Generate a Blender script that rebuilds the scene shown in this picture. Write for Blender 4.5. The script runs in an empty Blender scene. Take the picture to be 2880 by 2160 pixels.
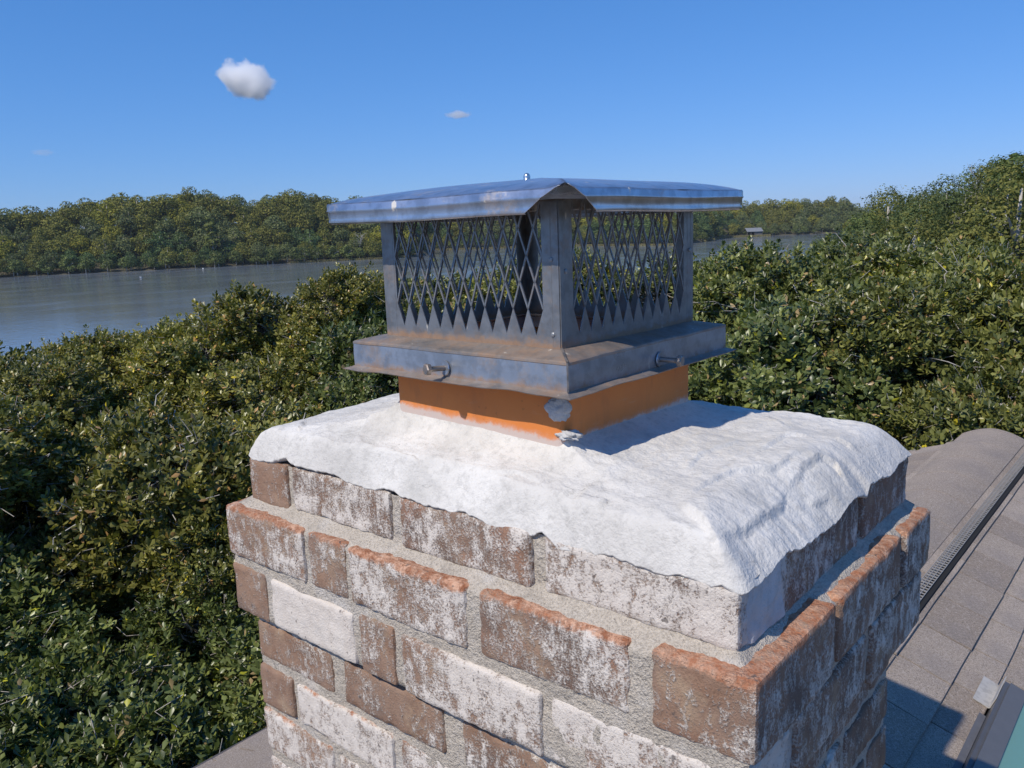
import bpy, math, random
import numpy as np

# ------------------------------------------------------------------ camera, sky, sun
sc = bpy.context.scene
COL = sc.collection
CAM = np.array([0.26577, -0.57247, 0.34406])
FWD = np.array([-0.6416991, 0.74383366, -0.18690573])
RGT = np.array([0.76122483, 0.64743944, -0.03686371])
UPV = np.array([-0.09358967, 0.16593269, 0.98168596])
FPX = 2310.55
from mathutils import Matrix, Vector
cd = bpy.data.cameras.new('camera'); cam = bpy.data.objects.new('camera', cd); COL.objects.link(cam)
cd.sensor_width = 36.0; cd.lens = 36.0 * FPX / 2880.0; cd.clip_start = 0.02; cd.clip_end = 20000
M = Matrix(((RGT[0], UPV[0], -FWD[0], CAM[0]), (RGT[1], UPV[1], -FWD[1], CAM[1]), (RGT[2], UPV[2], -FWD[2], CAM[2]), (0, 0, 0, 1)))
cam.matrix_world = M
sc.camera = cam
SUN = np.array([-0.08, -0.86, 1.0]); SUN = SUN / np.linalg.norm(SUN)
el = math.asin(SUN[2]); az = math.atan2(SUN[0], SUN[1])
w = bpy.data.worlds.new('World'); sc.world = w; w.use_nodes = True
nt = w.node_tree; nt.nodes.clear()
sky = nt.nodes.new('ShaderNodeTexSky'); sky.sky_type = 'NISHITA'; sky.sun_disc = False
sky.sun_elevation = el; sky.sun_rotation = az % (2 * math.pi)
sky.altitude = 0; sky.air_density = 1.0; sky.dust_density = 0.0; sky.ozone_density = 3.0
# the camera's rendering of the sky: a tone curve for each channel
spx = nt.nodes.new('ShaderNodeSeparateColor'); cbx = nt.nodes.new('ShaderNodeCombineColor')
nt.links.new(sky.outputs[0], spx.inputs[0])
for i_, (g_, a_) in enumerate(((.92, .332), (.666, .515), (.633, .945))):
    m1 = nt.nodes.new('ShaderNodeMath'); m1.operation = 'MULTIPLY'; m1.inputs[1].default_value = .12
    m2 = nt.nodes.new('ShaderNodeMath'); m2.operation = 'POWER'; m2.inputs[1].default_value = g_
    m3 = nt.nodes.new('ShaderNodeMath'); m3.operation = 'MULTIPLY'; m3.inputs[1].default_value = a_ / .12
    nt.links.new(spx.outputs[i_], m1.inputs[0]); nt.links.new(m1.outputs[0], m2.inputs[0]); nt.links.new(m2.outputs[0], m3.inputs[0]); nt.links.new(m3.outputs[0], cbx.inputs[i_])
bg = nt.nodes.new('ShaderNodeBackground'); bg.inputs[1].default_value = 0.12
out = nt.nodes.new('ShaderNodeOutputWorld')
nt.links.new(cbx.outputs[0], bg.inputs[0]); nt.links.new(bg.outputs[0], out.inputs[0])
ld = bpy.data.lights.new('sun', 'SUN'); ld.energy = 4.0; ld.angle = math.radians(0.55); ld.color = (1.0, 0.92, 0.80)
lo = bpy.data.objects.new('sun', ld); COL.objects.link(lo)
lo.rotation_euler = Vector(SUN.tolist()).to_track_quat('Z', 'Y').to_euler()
sc.view_settings.view_transform = 'Standard'; sc.view_settings.look = 'None'
sc.view_settings.exposure = 0.0; sc.view_settings.gamma = 1.0; sc.view_settings.use_curve_mapping = False
sc.render.engine = 'CYCLES'
sc.cycles.max_bounces = 16; sc.cycles.diffuse_bounces = 3; sc.cycles.glossy_bounces = 3; sc.cycles.transmission_bounces = 4
sc.cycles.transparent_max_bounces = 8; sc.cycles.volume_bounces = 14
sc.cycles.use_denoising = True

rng = np.random.default_rng(7)
random.seed(5)

# ------------------------------------------------------------------ helpers
def ray(u, v):
    d = FWD + RGT * ((u - 1440) / FPX) + UPV * ((1080 - v) / FPX)
    return d / np.linalg.norm(d)

_perm = np.random.default_rng(3).random((64, 64, 64)).astype(np.float32)
def vnoise(p, s=1.0, o=0.0):
    q = np.asarray(p, dtype=np.float64) * s + o + 1000.0
    i = np.floor(q).astype(int); f = q - i; f = f * f * (3 - 2 * f)
    i0 = i & 63; i1 = (i + 1) & 63
    x0, y0, z0 = i0[..., 0], i0[..., 1], i0[..., 2]; x1, y1, z1 = i1[..., 0], i1[..., 1], i1[..., 2]
    fx, fy, fz = f[..., 0], f[..., 1], f[..., 2]
    P = _perm
    a = P[x0, y0, z0] * (1 - fx) + P[x1, y0, z0] * fx
    b = P[x0, y1, z0] * (1 - fx) + P[x1, y1, z0] * fx
    c = P[x0, y0, z1] * (1 - fx) + P[x1, y0, z1] * fx
    d = P[x0, y1, z1] * (1 - fx) + P[x1, y1, z1] * fx
    return ((a * (1 - fy) + b * fy) * (1 - fz) + (c * (1 - fy) + d * fy) * fz) * 2 - 1
def fbm(p, s, n=3, o=0.0, g=0.5):
    r = 0; a = 1.0
    for k in range(n):
        r = r + a * vnoise(p, s * 2.03 ** k, o + 17.3 * k); a *= g
    return r

def mesh_np(name, V, F, smooth=False, tint=None):
    """V (n,3); F (m,k) uniform face size, or list"""
    me = bpy.data.meshes.new(name)
    V = np.asarray(V, dtype=np.float32)
    if isinstance(F, np.ndarray):
        m, k = F.shape
        me.vertices.add(len(V)); me.vertices.foreach_set('co', V.ravel())
        me.loops.add(m * k); me.loops.foreach_set('vertex_index', F.astype(np.int32).ravel())
        me.polygons.add(m)
        me.polygons.foreach_set('loop_start', np.arange(0, m * k, k, dtype=np.int32))
        me.polygons.foreach_set('loop_total', np.full(m, k, dtype=np.int32))
        me.update(calc_edges=True)
    else:
        me.from_pydata(V.tolist(), [], F); me.update()
    if smooth:
        me.polygons.foreach_set('use_smooth', np.ones(len(me.polygons), dtype=bool))
    if tint is not None:
        a = me.attributes.new('tint', 'FLOAT', 'FACE'); a.data.foreach_set('value', np.asarray(tint, dtype=np.float32))
    return me

def obj(name, me, mat=None, parent=None, loc=None):
    o = bpy.data.objects.new(name, me); COL.objects.link(o)
    if mat is not None and len(me.materials) == 0: me.materials.append(mat)
    if parent is not None: o.parent = parent
    if loc is not None: o.location = loc
    return o
def tag(o, label=None, cat=None, group=None, kind=None):
    if label: o['label'] = label
    if cat: o['category'] = cat
    if group: o['group'] = group
    if kind: o['kind'] = kind
    return o
def thing(name, label, cat, loc=(0, 0, 0), rz=0.0, group=None):
    o = bpy.data.objects.new(name, None); COL.objects.link(o); o.location = loc; o.rotation_euler = (0, 0, rz)
    return tag(o, label, cat, group)

class MB:
    def __init__(s): s.v = []; s.f = []
    def add(s, V, F):
        n = len(s.v); s.v += [tuple(map(float, p)) for p in V]; s.f += [tuple(i + n for i in f) for f in F]; return s
    def box(s, x0, x1, y0, y1, z0, z1):
        return s.add([(x0, y0, z0), (x1, y0, z0), (x1, y1, z0), (x0, y1, z0), (x0, y0, z1), (x1, y0, z1), (x1, y1, z1), (x0, y1, z1)],
                     [(0, 3, 2, 1), (4, 5, 6, 7), (0, 1, 5, 4), (1, 2, 6, 5), (2, 3, 7, 6), (3, 0, 4, 7)])
    def bar(s, a, b, w_, h_, side):
        """rectangular bar from a to b; side = unit vector of its width"""
        a = np.array(a, float); b = np.array(b, float); d = b - a; d /= np.linalg.norm(d)
        sd = np.array(side, float); sd = sd - d * (sd @ d); sd /= np.linalg.norm(sd); n = np.cross(d, sd)
        V = []
        for p in (a, b):
            for (i, j) in ((-1, -1), (1, -1), (1, 1), (-1, 1)): V.append(p + sd * i * w_ / 2 + n * j * h_ / 2)
        return s.add(V, [(3, 2, 1, 0), (4, 5, 6, 7), (0, 1, 5, 4), (1, 2, 6, 5), (2, 3, 7, 6), (3, 0, 4, 7)])
    def tube(s, pts, rad, n=6, cap=True):
        pts = [np.array(p, float) for p in pts]; V = []; F = []
        for k, p in enumerate(pts):
            t = pts[min(k + 1, len(pts) - 1)] - pts[max(k - 1, 0)]; t /= np.linalg.norm(t) + 1e-12
            a = np.array([0, 0, 1.]) if abs(t[2]) < .9 else np.array([1., 0, 0])
            u = np.cross(a, t); u /= np.linalg.norm(u); w_ = np.cross(t, u)
            r = rad[k] if hasattr(rad, '__len__') else rad
            for i in range(n):
                th = 2 * math.pi * i / n; V.append(p + r * (u * math.cos(th) + w_ * math.sin(th)))
        for k in range(len(pts) - 1):
            for i in range(n):
                j = (i + 1) % n; F.append((k * n + i, k * n + j, (k + 1) * n + j, (k + 1) * n + i))
        if cap:
            F.append(tuple(range(n - 1, -1, -1))); F.append(tuple((len(pts) - 1) * n + i for i in range(n)))
        return s.add(V, F)
    def mesh(s, name, smooth=False):
        me = bpy.data.meshes.new(name); me.from_pydata(s.v, [], s.f); me.update()
        if smooth: me.polygons.foreach_set('use_smooth', np.ones(len(me.polygons), dtype=bool))
        return me

# ------------------------------------------------------------------ node material helper
class NM:
    def __init__(s, name):
        s.m = bpy.data.materials.new(name); s.m.use_nodes = True; s.t = s.m.node_tree
        s.b = s.t.nodes['Principled BSDF']; s.out = s.t.nodes['Material Output']
    def n(s, typ, **kw):
        nd = s.t.nodes.new(typ)
        for k, v in kw.items():
            if k.startswith('i_'):
                nd.inputs[int(k[2:])].default_value = v
            elif k.startswith('I_'):
                nd.inputs[k[2:].replace('_', ' ')].default_value = v
            else: setattr(nd, k, v)
        return nd
    def l(s, a, b): s.t.links.new(a, b)
    def coord(s, kind='Object', scale=(1, 1, 1)):
        tc = s.n('ShaderNodeTexCoord'); mp = s.n('ShaderNodeMapping'); mp.inputs['Scale'].default_value = scale
        s.l(tc.outputs[kind], mp.inputs[0]); return mp.outputs[0]
    def noise(s, vec, scale, detail=4, rough=.55, dist=0.0, out='Fac'):
        nd = s.n('ShaderNodeTexNoise'); nd.inputs['Scale'].default_value = scale; nd.inputs['Detail'].default_value = detail
        nd.inputs['Roughness'].default_value = rough; nd.inputs['Distortion'].default_value = dist
        s.l(vec, nd.inputs['Vector']); return nd.outputs[out]
    def ramp(s, fac, stops, interp='LINEAR'):
        nd = s.n('ShaderNodeValToRGB'); cr = nd.color_ramp; cr.interpolation = interp
        while len(cr.elements) < len(stops): cr.elements.new(0.5)
        for e, (p, c) in zip(cr.elements, stops):
            e.position = p; e.color = (c, c, c, 1) if not hasattr(c, '__len__') else (*c, 1)
        s.l(fac, nd.inputs[0]); return nd.outputs[0]
    def math(s, op, a, b=None, c=None, clamp=False):
        nd = s.n('ShaderNodeMath', operation=op, use_clamp=clamp)
        for i, x in enumerate((a, b, c)):
            if x is None: continue
            if isinstance(x, (int, float)): nd.inputs[i].default_value = x
            else: s.l(x, nd.inputs[i])
        return nd.outputs[0]
    def mix(s, fac, a, b, blend='MIX'):
        nd = s.n('ShaderNodeMix', data_type='RGBA', blend_type=blend)
        for i, x in ((0, fac), (6, a), (7, b)):
            if isinstance(x, (int, float)): nd.inputs[i].default_value = x
            elif isinstance(x, tuple): nd.inputs[i].default_value = (*x, 1) if len(x) == 3 else x
            else: s.l(x, nd.inputs[i])
        return nd.outputs[2]
    def bump(s, h, strength=.5, dist=.002, prev=None):
        nd = s.n('ShaderNodeBump'); nd.inputs['Strength'].default_value = strength; nd.inputs['Distance'].default_value = dist
        s.l(h, nd.inputs['Height'])
        if prev is not None: s.l(prev, nd.inputs['Normal'])
        return nd.outputs[0]
    def attr(s, name, typ='GEOMETRY', out='Fac'):
        nd = s.n('ShaderNodeAttribute', attribute_name=name, attribute_type=typ); return nd.outputs[out]
    def set(s, **kw):
        for k, v in kw.items():
            i = s.b.inputs[k.replace('_', ' ')]
            if isinstance(v, tuple): i.default_value = (*v, 1) if len(v) == 3 else v
            elif isinstance(v, (int, float)): i.default_value = v
            else: s.l(v, i)
        return s.m
    def sep(s, vec):
        nd = s.n('ShaderNodeSeparateXYZ'); s.l(vec, nd.inputs[0]); return nd.outputs

def mat_brick():
    k = NM('weathered_brick'); co = k.coord()
    rnd = k.n('ShaderNodeObjectInfo').outputs['Random']
    off = k.n('ShaderNodeVectorMath', operation='ADD'); cx = k.n('ShaderNodeCombineXYZ')
    k.l(k.math('MULTIPLY', rnd, 37.0), cx.inputs[0]); k.l(k.math('MULTIPLY', rnd, 11.0), cx.inputs[1])
    k.l(co, off.inputs[0]); k.l(cx.outputs[0], off.inputs[1]); v = off.outputs[0]
    tone = k.attr('tone', 'OBJECT'); white = k.attr('white', 'OBJECT'); orange = k.attr('orange', 'OBJECT')
    base = k.mix(tone, (.195, .115, .078), (.36, .215, .14))
    n1 = k.noise(v, 22, 5, .6)
    base = k.mix(k.ramp(n1, [(.35, 0.0), (.7, .8)]), base, (.38, .26, .19))
    base = k.mix(k.ramp(k.noise(v, 9, 3, .6, .5), [(.50, 0.0), (.66, .7)]), base, (.145, .115, .10))
    base = k.mix(k.ramp(k.noise(v, 17, 4, .65, .3), [(.54, 0.0), (.68, .7)]), base, (.43, .31, .21))
    # reddish-orange burnt streaks
    no = k.noise(v, 14, 4, .6, .8)
    base = k.mix(k.math('MULTIPLY', k.ramp(no, [(.52, 0.0), (.66, 1.0)]), k.attr('streak', 'OBJECT')), base, (.38, .20, .13))
    # white bloom: two scales of grit
    big = k.noise(v, 15, 3, .6); vs_ = k.n('ShaderNodeVectorMath', operation='MULTIPLY'); vs_.inputs[1].default_value = (1, 1, .6); k.l(v, vs_.inputs[0]); mid = k.noise(vs_.outputs[0], 85, 6, .72); fine = k.noise(v, 420, 3, .65)
    s_ = k.math('ADD', k.math('ADD', k.math('MULTIPLY', big, .80), k.math('MULTIPLY', mid, 1.12)), k.math('MULTIPLY', fine, .85))
    s_ = k.math('ADD', s_, k.math('MULTIPLY', k.math('SUBTRACT', white, .5), .85))
    wm = k.ramp(k.math('MULTIPLY', s_, .42), [(.555, 0.0), (.655, .90)])
    wcol = k.mix(mid, (.58, .51, .44), (.86, .81, .74))
    col = k.mix(wm, base, wcol)
    # scraped orange arris and top
    z = k.sep(co)[2]
    zz = k.math('ADD', z, k.math('MULTIPLY', k.math('SUBTRACT', k.noise(v, 30, 6, .8), .5), .042))
    om = k.math('MULTIPLY', k.math('MULTIPLY', k.math('SUBTRACT', zz, .0275), 200, clamp=True), k.math('GREATER_THAN', orange, .5))
    col = k.mix(om, col, k.mix(k.ramp(mid, [(.4, 0.0), (.6, 1.0)]), (.38, .155, .08), (.62, .38, .26)))
    # dark specks
    dk = k.ramp(k.noise(v, 130, 2, .5), [(.68, 0.0), (.74, .75)])
    col = k.mix(dk, col, (.13, .11, .10))
    h = k.math('ADD', k.math('MULTIPLY', mid, 1.0), k.math('MULTIPLY', fine, .5))
    h = k.math('ADD', h, k.math('MULTIPLY', wm, .35))
    return k.set(Base_Color=col, Roughness=.9, Specular_IOR_Level=.25, Normal=k.bump(h, .9, .0028))

def mat_mortar():
    k = NM('sand_mortar'); co = k.coord()
    n = k.noise(co, 26, 4, .6); f = k.noise(co, 420, 3, .7); g = k.noise(co, 140, 3, .7)
    col = k.mix(n, (.46, .405, .33), (.72, .65, .56)); col = k.mix(k.ramp(f, [(.3, .6), (.55, 0.0)]), col, (.20, .17, .14)); col = k.mix(k.ramp(k.noise(co, 55, 4, .7), [(.55, 0.0), (.7, .5)]), col, (.30, .265, .225))
    col = k.mix(k.ramp(k.noise(co, 9, 3, .6), [(.55, 0.0), (.7, .5)]), col, (.70, .68, .66))
    return k.set(Base_Color=col, Roughness=.95, Specular_IOR_Level=.15, Normal=k.bump(k.math('ADD', f, k.math('MULTIPLY', g, 1.6)), 1.0, .0030))

def mat_crown(name='white_crown_mortar', c0=(.585, .56, .52), c1=(.73, .705, .66)):
    k = NM(name); co = k.coord()
    n = k.noise(co, 9, 4, .6); f = k.noise(co, 260, 3, .65); g = k.noise(co, 60, 5, .65)
    col = k.mix(k.ramp(n, [(.3, 0.0), (.65, 1.0)]), c0, c1)
    # greyish damp stains
    col = k.mix(k.ramp(k.noise(co, 7.5, 6, .75, .6), [(.50, 0.0), (.72, .55)]), col, (.42, .41, .38))
    col = k.mix(k.ramp(k.noise(co, 90, 4, .75), [(.50, 0.0), (.68, .5)]), col, (.40, .385, .36))
    # pin holes and small dark flecks
    vo = k.n('ShaderNodeTexVoronoi', feature='F1'); vo.inputs['Scale'].default_value = 48; k.l(co, vo.inputs['Vector'])
    pin = k.math('MULTIPLY', k.ramp(vo.outputs['Distance'], [(.03, 1.0), (.075, 0.0)]), k.ramp(k.noise(co, 23, 2), [(.55, 0.0), (.6, .8)]))
    col = k.mix(pin, col, (.16, .15, .13))
    # hairline trowel cracks: thin level lines of a stretched noise, only in places
    cr = k.noise(k.coord(scale=(3.0, 6.5, 4)), 1.6, 5, .62, .9)
    ln = k.ramp(k.math('ABSOLUTE', k.math('SUBTRACT', cr, .5)), [(.0, 1.0), (.0045, 0.0)])
    msk = k.ramp(k.noise(co, 7, 3, .6), [(.56, 0.0), (.62, .35)])
    lnm = k.math('MULTIPLY', ln, msk)
    col = k.mix(lnm, col, (.26, .25, .23))
    b = k.bump(k.math('SUBTRACT', g, k.math('MULTIPLY', lnm, .9)), .28, .004)
    b = k.bump(k.math('SUBTRACT', f, k.math('MULTIPLY', pin, 2)), .8, .0018, b)
    return k.set(Base_Color=col, Roughness=.92, Specular_IOR_Level=.2, Normal=b)

def mat_clay():
    k = NM('orange_clay_tile'); co = k.coord()
    col = k.mix(k.noise(co, 14, 4, .6), (.62, .180, .040), (.80, .265, .052))
    col = k.mix(k.ramp(k.noise(k.coord(scale=(1, 1, 5)), 30, 4, .7), [(.58, 0.0), (.75, .35)]), col, (.70, .34, .16))
    col = k.mix(k.ramp(k.noise(k.coord(scale=(1, 1, .4)), 34, 5, .7), [(.54, 0.0), (.76, .4)]), col, (.38, .13, .05))
    # mortar splashes just above the crown
    z = k.sep(co)[2]
    zz = k.math('ADD', z, k.math('MULTIPLY', k.math('SUBTRACT', k.noise(co, 55, 5, .75), .5), .018))
    zz = k.math('ADD', zz, k.math('MULTIPLY', k.math('ADD', k.sep(co)[0], .4775), .050))
    col = k.mix(k.ramp(zz, [(.1425, .8), (.1450, 0.0)]), col, (.58, .55, .52))
    col = k.mix(k.ramp(k.noise(co, 110, 3, .6), [(.66, 0.0), (.72, .5)]), col, (.42, .12, .03))
    return k.set(Base_Color=col, Roughness=.62, Normal=k.bump(k.noise(co, 180, 4, .6), .3, .0008))

def mat_metal(name, rust=.5, base=(.50, .51, .52), rough=.38, scale=1.0, metal=.92, foot=None):
    k = NM(name); co = k.coord()
    n = k.noise(co, 26 * scale, 5, .65); f = k.noise(co, 190, 4, .7); b_ = k.noise(co, 9, 3, .6)
    col = k.mix(b_, tuple(c * .72 for c in base), tuple(c * 1.12 for c in base))
    col = k.mix(k.ramp(k.noise(co, 60, 3, .6), [(.45, 0.0), (.6, .5)]), col, tuple(c * .55 for c in base))
    rm = k.ramp(k.math('ADD', k.math('MULTIPLY', n, .7), k.math('MULTIPLY', f, .3)), [(.60 - .16 * rust, 0.0), (.86 - .12 * rust, .8)])
    col = k.mix(rm, col, k.mix(f, (.20, .105, .055), (.36, .22, .13)))
    if foot is not None:      # rust line where water stands at the foot of the sheet
        zf = k.math('ADD', k.sep(co)[2], k.math('MULTIPLY', k.math('SUBTRACT', k.noise(co, 70, 4, .7), .5), .020))
        fm = k.ramp(zf, [(foot, .85), (foot + .006, 0.0)])
        col = k.mix(fm, col, k.mix(f, (.22, .12, .065), (.42, .25, .14))); rm = k.math('MAXIMUM', rm, fm)
    # pale drips and specks
    sp = k.ramp(k.noise(k.coord(scale=(1, 1, .35)), 75, 3, .6), [(.68, 0.0), (.72, .7)])
    col = k.mix(sp, col, (.62, .58, .50))
    met = k.math('SUBTRACT', metal, k.math('MULTIPLY', k.math('MAXIMUM', rm, sp), metal * .9))
    ro = k.math('ADD', rough, k.math('MULTIPLY', k.math('MAXIMUM', rm, sp), .45))
    ro = k.math('ADD', ro, k.math('MULTIPLY', k.math('SUBTRACT', b_, .5), .25))
    h = k.math('ADD', k.math('MULTIPLY', b_, 3.0), k.math('MULTIPLY', f, .12))
    return k.set(Base_Color=col, Metallic=met, Roughness=ro, Normal=k.bump(h, .25, .0022))

def mat_leaf(name, c0, c1, cy, rough=.42, spec=.5, trans=.22):
    k = NM(name)
    t = k.attr('tint'); oc = k.n('ShaderNodeObjectInfo').outputs['Color']
    col = k.ramp(t, [(0.0, c0), (.62, c1), (.93, cy[0]), (.975, cy[1]), (1.0, cy[2])])
    col = k.mix(1.0, col, oc, 'MULTIPLY')
    k.set(Base_Color=col, Roughness=rough, Specular_IOR_Level=spec)
    tr = k.n('ShaderNodeBsdfTranslucent'); k.l(k.mix(1.0, col, (1.5, 1.7, .7), 'MULTIPLY'), tr.inputs[0])
    ms = k.n('ShaderNodeMixShader'); ms.inputs[0].default_value = trans
    k.l(k.b.outputs[0], ms.inputs[1]); k.l(tr.outputs[0], ms.inputs[2]); k.l(ms.outputs[0], k.out.inputs[0])
    return k.m

def mat_bark(name, c0=(.16, .145, .125), c1=(.34, .32, .29)):
    k = NM(name); co = k.coord()
    return k.set(Base_Color=k.mix(k.noise(co, 18, 4, .7), c0, c1), Roughness=.9, Normal=k.bump(k.noise(k.coord(scale=(1, 1, .3)), 60, 4, .7), .6, .01))

def mat_shingle(name='asphalt_shingle', even=False):
    k = NM(name); co = k.coord(); r = k.n('ShaderNodeObjectInfo').outputs['Random']
    if even: r = k.math('MULTIPLY', k.noise(co, 2.2, 3, .6), .8)
    g = k.noise(co, 430, 3, .85); g2 = k.noise(co, 170, 4, .8); n = k.noise(co, 7, 4, .6)
    c = k.mix(r, (.38, .305, .24), (.57, .47, .38))
    c = k.mix(k.ramp(g, [(.38, .85), (.54, 0.0)]), c, (.09, .078, .07))
    c = k.mix(k.ramp(g2, [(.5, 0.0), (.62, .7)]), c, (.56, .48, .42))
    c = k.mix(k.ramp(n, [(.45, 0.0), (.7, .4)]), c, (.24, .215, .21))
    return k.set(Base_Color=c, Roughness=.95, Specular_IOR_Level=.2, Normal=k.bump(k.math('ADD', g, g2), 1.0, .0028))

def mat_plain(name, c, rough=.6, metal=0.0, n=.25, scale=40, bump=.2, spec=.5):
    k = NM(name); co = k.coord()
    col = k.mix(k.noise(co, scale, 4, .6), tuple(x * (1 - n) for x in c), tuple(min(1, x * (1 + n)) for x in c))
    return k.set(Base_Color=col, Roughness=rough, Metallic=metal, Specular_IOR_Level=spec, Normal=k.bump(k.noise(co, scale * 4, 3, .6), bump, .001))

BRICK = mat_brick(); MORTAR = mat_mortar(); CROWN = mat_crown(); CLAY = mat_clay()
HOODM = mat_metal('weathered_steel_hood', .38, (.66, .67, .71), .30)
CAGEM = mat_metal('dull_steel_cage', .55, (.31, .315, .32), .38, metal=.60, foot=.226)
SKIRTM = mat_metal('rust_stained_steel_skirt', .55, (.42, .46, .52), .30, metal=.62, foot=.188)
LIPM = mat_metal('rusty_steel_lip', 1.5, (.30, .29, .28), .45, metal=.6)
BOLTM = mat_metal('rusty_bolt_steel', 1.0, (.40, .38, .36), .45, 3)
SHINGLE = mat_shingle(); CAPSH = mat_shingle('ridge_cap_asphalt', True); RIVM = mat_plain('dull_rivet', (.30, .31, .32), .45, .5)

# ------------------------------------------------------------------ terrain and water
WZ = -9.0
def pix_dir(u, v):
    d = ray(u, v); return math.degrees(math.atan2(d[0], d[1])), math.asin(d[2])
D = 1.302
ol = [(-900, 455), (-300, 440), (0, 450), (60, 456), (120, 462), (150, 436), (230, 430), (330, 424), (420, 416), (500, 428), (560, 432), (620, 416), (700, 428), (820, 440), (1000, 450),
      (1180, 455), (1400, 455), (1500, 452), (1560, 446), (1640, 440), (1720, 433), (1780, 431), (1850, 434)]
OA = np.array([pix_dir(a * D, b * D) for a, b in ol]); OA = OA[np.argsort(OA[:, 0])]
far_el = lambda a: float(np.interp(a, OA[:, 0], OA[:, 1]))
hl = [(1830, 442), (1880, 424), (1900, 428), (1960, 392), (2000, 377), (2050, 366), (2100, 356), (2150, 342), (2212, 335), (2500, 300), (2900, 300)]
HA = np.array([pix_dir(a * D, b * D) for a, b in hl]); HA = HA[np.argsort(HA[:, 0])]
hill_el = lambda a: float(np.interp(a, HA[:, 0], HA[:, 1]))
def r_far(a): return float(np.interp(a, [-180, -150, -90, -72.3, -64.6, -57, -49.6, -47, -45.9, -42, -35.8, -31, -29.3, -27.5, -26, -23, -18.8, -15], [700, 700, 330, 300, 293, 296, 300, 310, 398, 392, 378, 345, 338, 380, 452, 465, 482, 490]))
def r_near(a): return float(np.interp(a, [-180, -100, -60, -30, -24, -19, -17.5], [14, 9, 13, 30, 40, 60, 110]))
A0, A1 = -170.0, -17.5            # water lies between these azimuths
def ground_z(a, r):
    if A0 < a < A1:
        rn, rf = r_near(a), r_far(a)
        k = min(1.0, (a - A0) / 4.0, (A1 - a) / 1.2)
        if r < (rn + rf) / 2: z = -8.5 - 2.2 * min(1, max(0, (r - rn + 3) / 6.0))
        else:
            top = 0.34 + (rf + 38) * math.tan(far_el(a)) - 9.5
            t = max(0, min(1, (r - rf - 4) / 34.0)); z = -10.6 + 2.1 * min(1, max(0, (r - rf + 4) / 6.0)) + (top + 8.5) * t * t * (3 - 2 * t)
        zl = hill_z(a, r)
        return z * k + zl * (1 - k)
    return hill_z(a, r)
def hill_z(a, r):
    if -26 < a < 60:
        top = 0.34 + 95 * math.tan(hill_el(a)) - 9.9
        t = max(0, min(1, (r - 32) / 62.0)); k = max(0, min(1, (60 - a) / 25.0))
        return -8.5 + (top + 8.5) * t * t * (3 - 2 * t) * k
    return -8.5
azs = np.concatenate([np.arange(-180, -84, 4.0), np.arange(-84, 30, 1.0), np.arange(30, 180, 5.0)])
rs = np.concatenate([np.arange(0.5, 30, 2.5), np.arange(30, 130, 5), np.arange(130, 280, 15), np.arange(280, 560, 5), [600, 700, 900, 1300, 2000, 3500, 6000]])
V = []
for a in azs:
    ar = math.radians(a)
    for r in rs:
        z = ground_z(a, r) + .25 * math.sin(r * .7 + a) * math.cos(a * 1.3) * (1 if r > 20 else .2)
        V.append((r * math.sin(ar), r * math.cos(ar), z))
na, nr = len(azs), len(rs); F = []
for i in range(na):
    j = (i + 1) % na
    for k in range(nr - 1):
        F.append((i * nr + k, j * nr + k, j * nr + k + 1, i * nr + k + 1))
c0 = len(V); V.append((0, 0, -8.5)); 
k = NM('leaf_litter_ground'); co = k.coord()
GROUND = k.set(Base_Color=k.mix(k.noise(co, .9, 5, .7), (.045, .042, .025), (.10, .085, .05)), Roughness=.95)
me = bpy.data.meshes.new('ground'); me.from_pydata(V, [], F + [(i * nr, ((i + 1) % na) * nr, c0) for i in range(na)][0:0] + [(c0, ((i + 1) % na) * nr, i * nr) for i in range(na)]); me.update()
me.polygons.foreach_set('use_smooth', np.ones(len(me.polygons), dtype=bool))
tag(obj('ground', me, GROUND), kind='structure')

k = NM('muddy_river_water'); co = k.coord()
wv = k.coord(scale=(1, 1, 1))
big = k.noise(wv, .012, 3, .5); r1 = k.noise(wv, .9, 4, .6); r2 = k.noise(k.coord(scale=(.12, .05, .1)), 1.0, 3, .6)
col = k.mix(k.ramp(big, [(.35, 0.0), (.65, 1.0)]), (.15, .175, .205), (.175, .205, .235))
rough = k.math('ADD', .05, k.math('MULTIPLY', k.ramp(r2, [(.35, 0.0), (.7, 1.0)]), .10))
WATER = k.set(Base_Color=col, Roughness=rough, Specular_IOR_Level=.5, IOR=1.333, Normal=k.bump(r1, .26, .10))
me = bpy.data.meshes.new('river_water')
ring = [(6500 * math.cos(t * math.pi / 32), 6500 * math.sin(t * math.pi / 32), WZ) for t in range(64)]
me.from_pydata(ring, [], [tuple(range(64))]); me.update()
tag(obj('river_water', me, WATER), kind='structure')

# ------------------------------------------------------------------ foliage builders
def rand_unit(n):
    v = rng.normal(size=(n, 3)); return v / np.linalg.norm(v, axis=1)[:, None]
def frame_from(d):
    a = np.where(np.abs(d[:, 2:3]) < .9, np.array([[0, 0, 1.]]), np.array([[1., 0, 0]]))
    u = np.cross(a, d); u /= np.linalg.norm(u, axis=1)[:, None]
    return u, np.cross(d, u)

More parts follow.
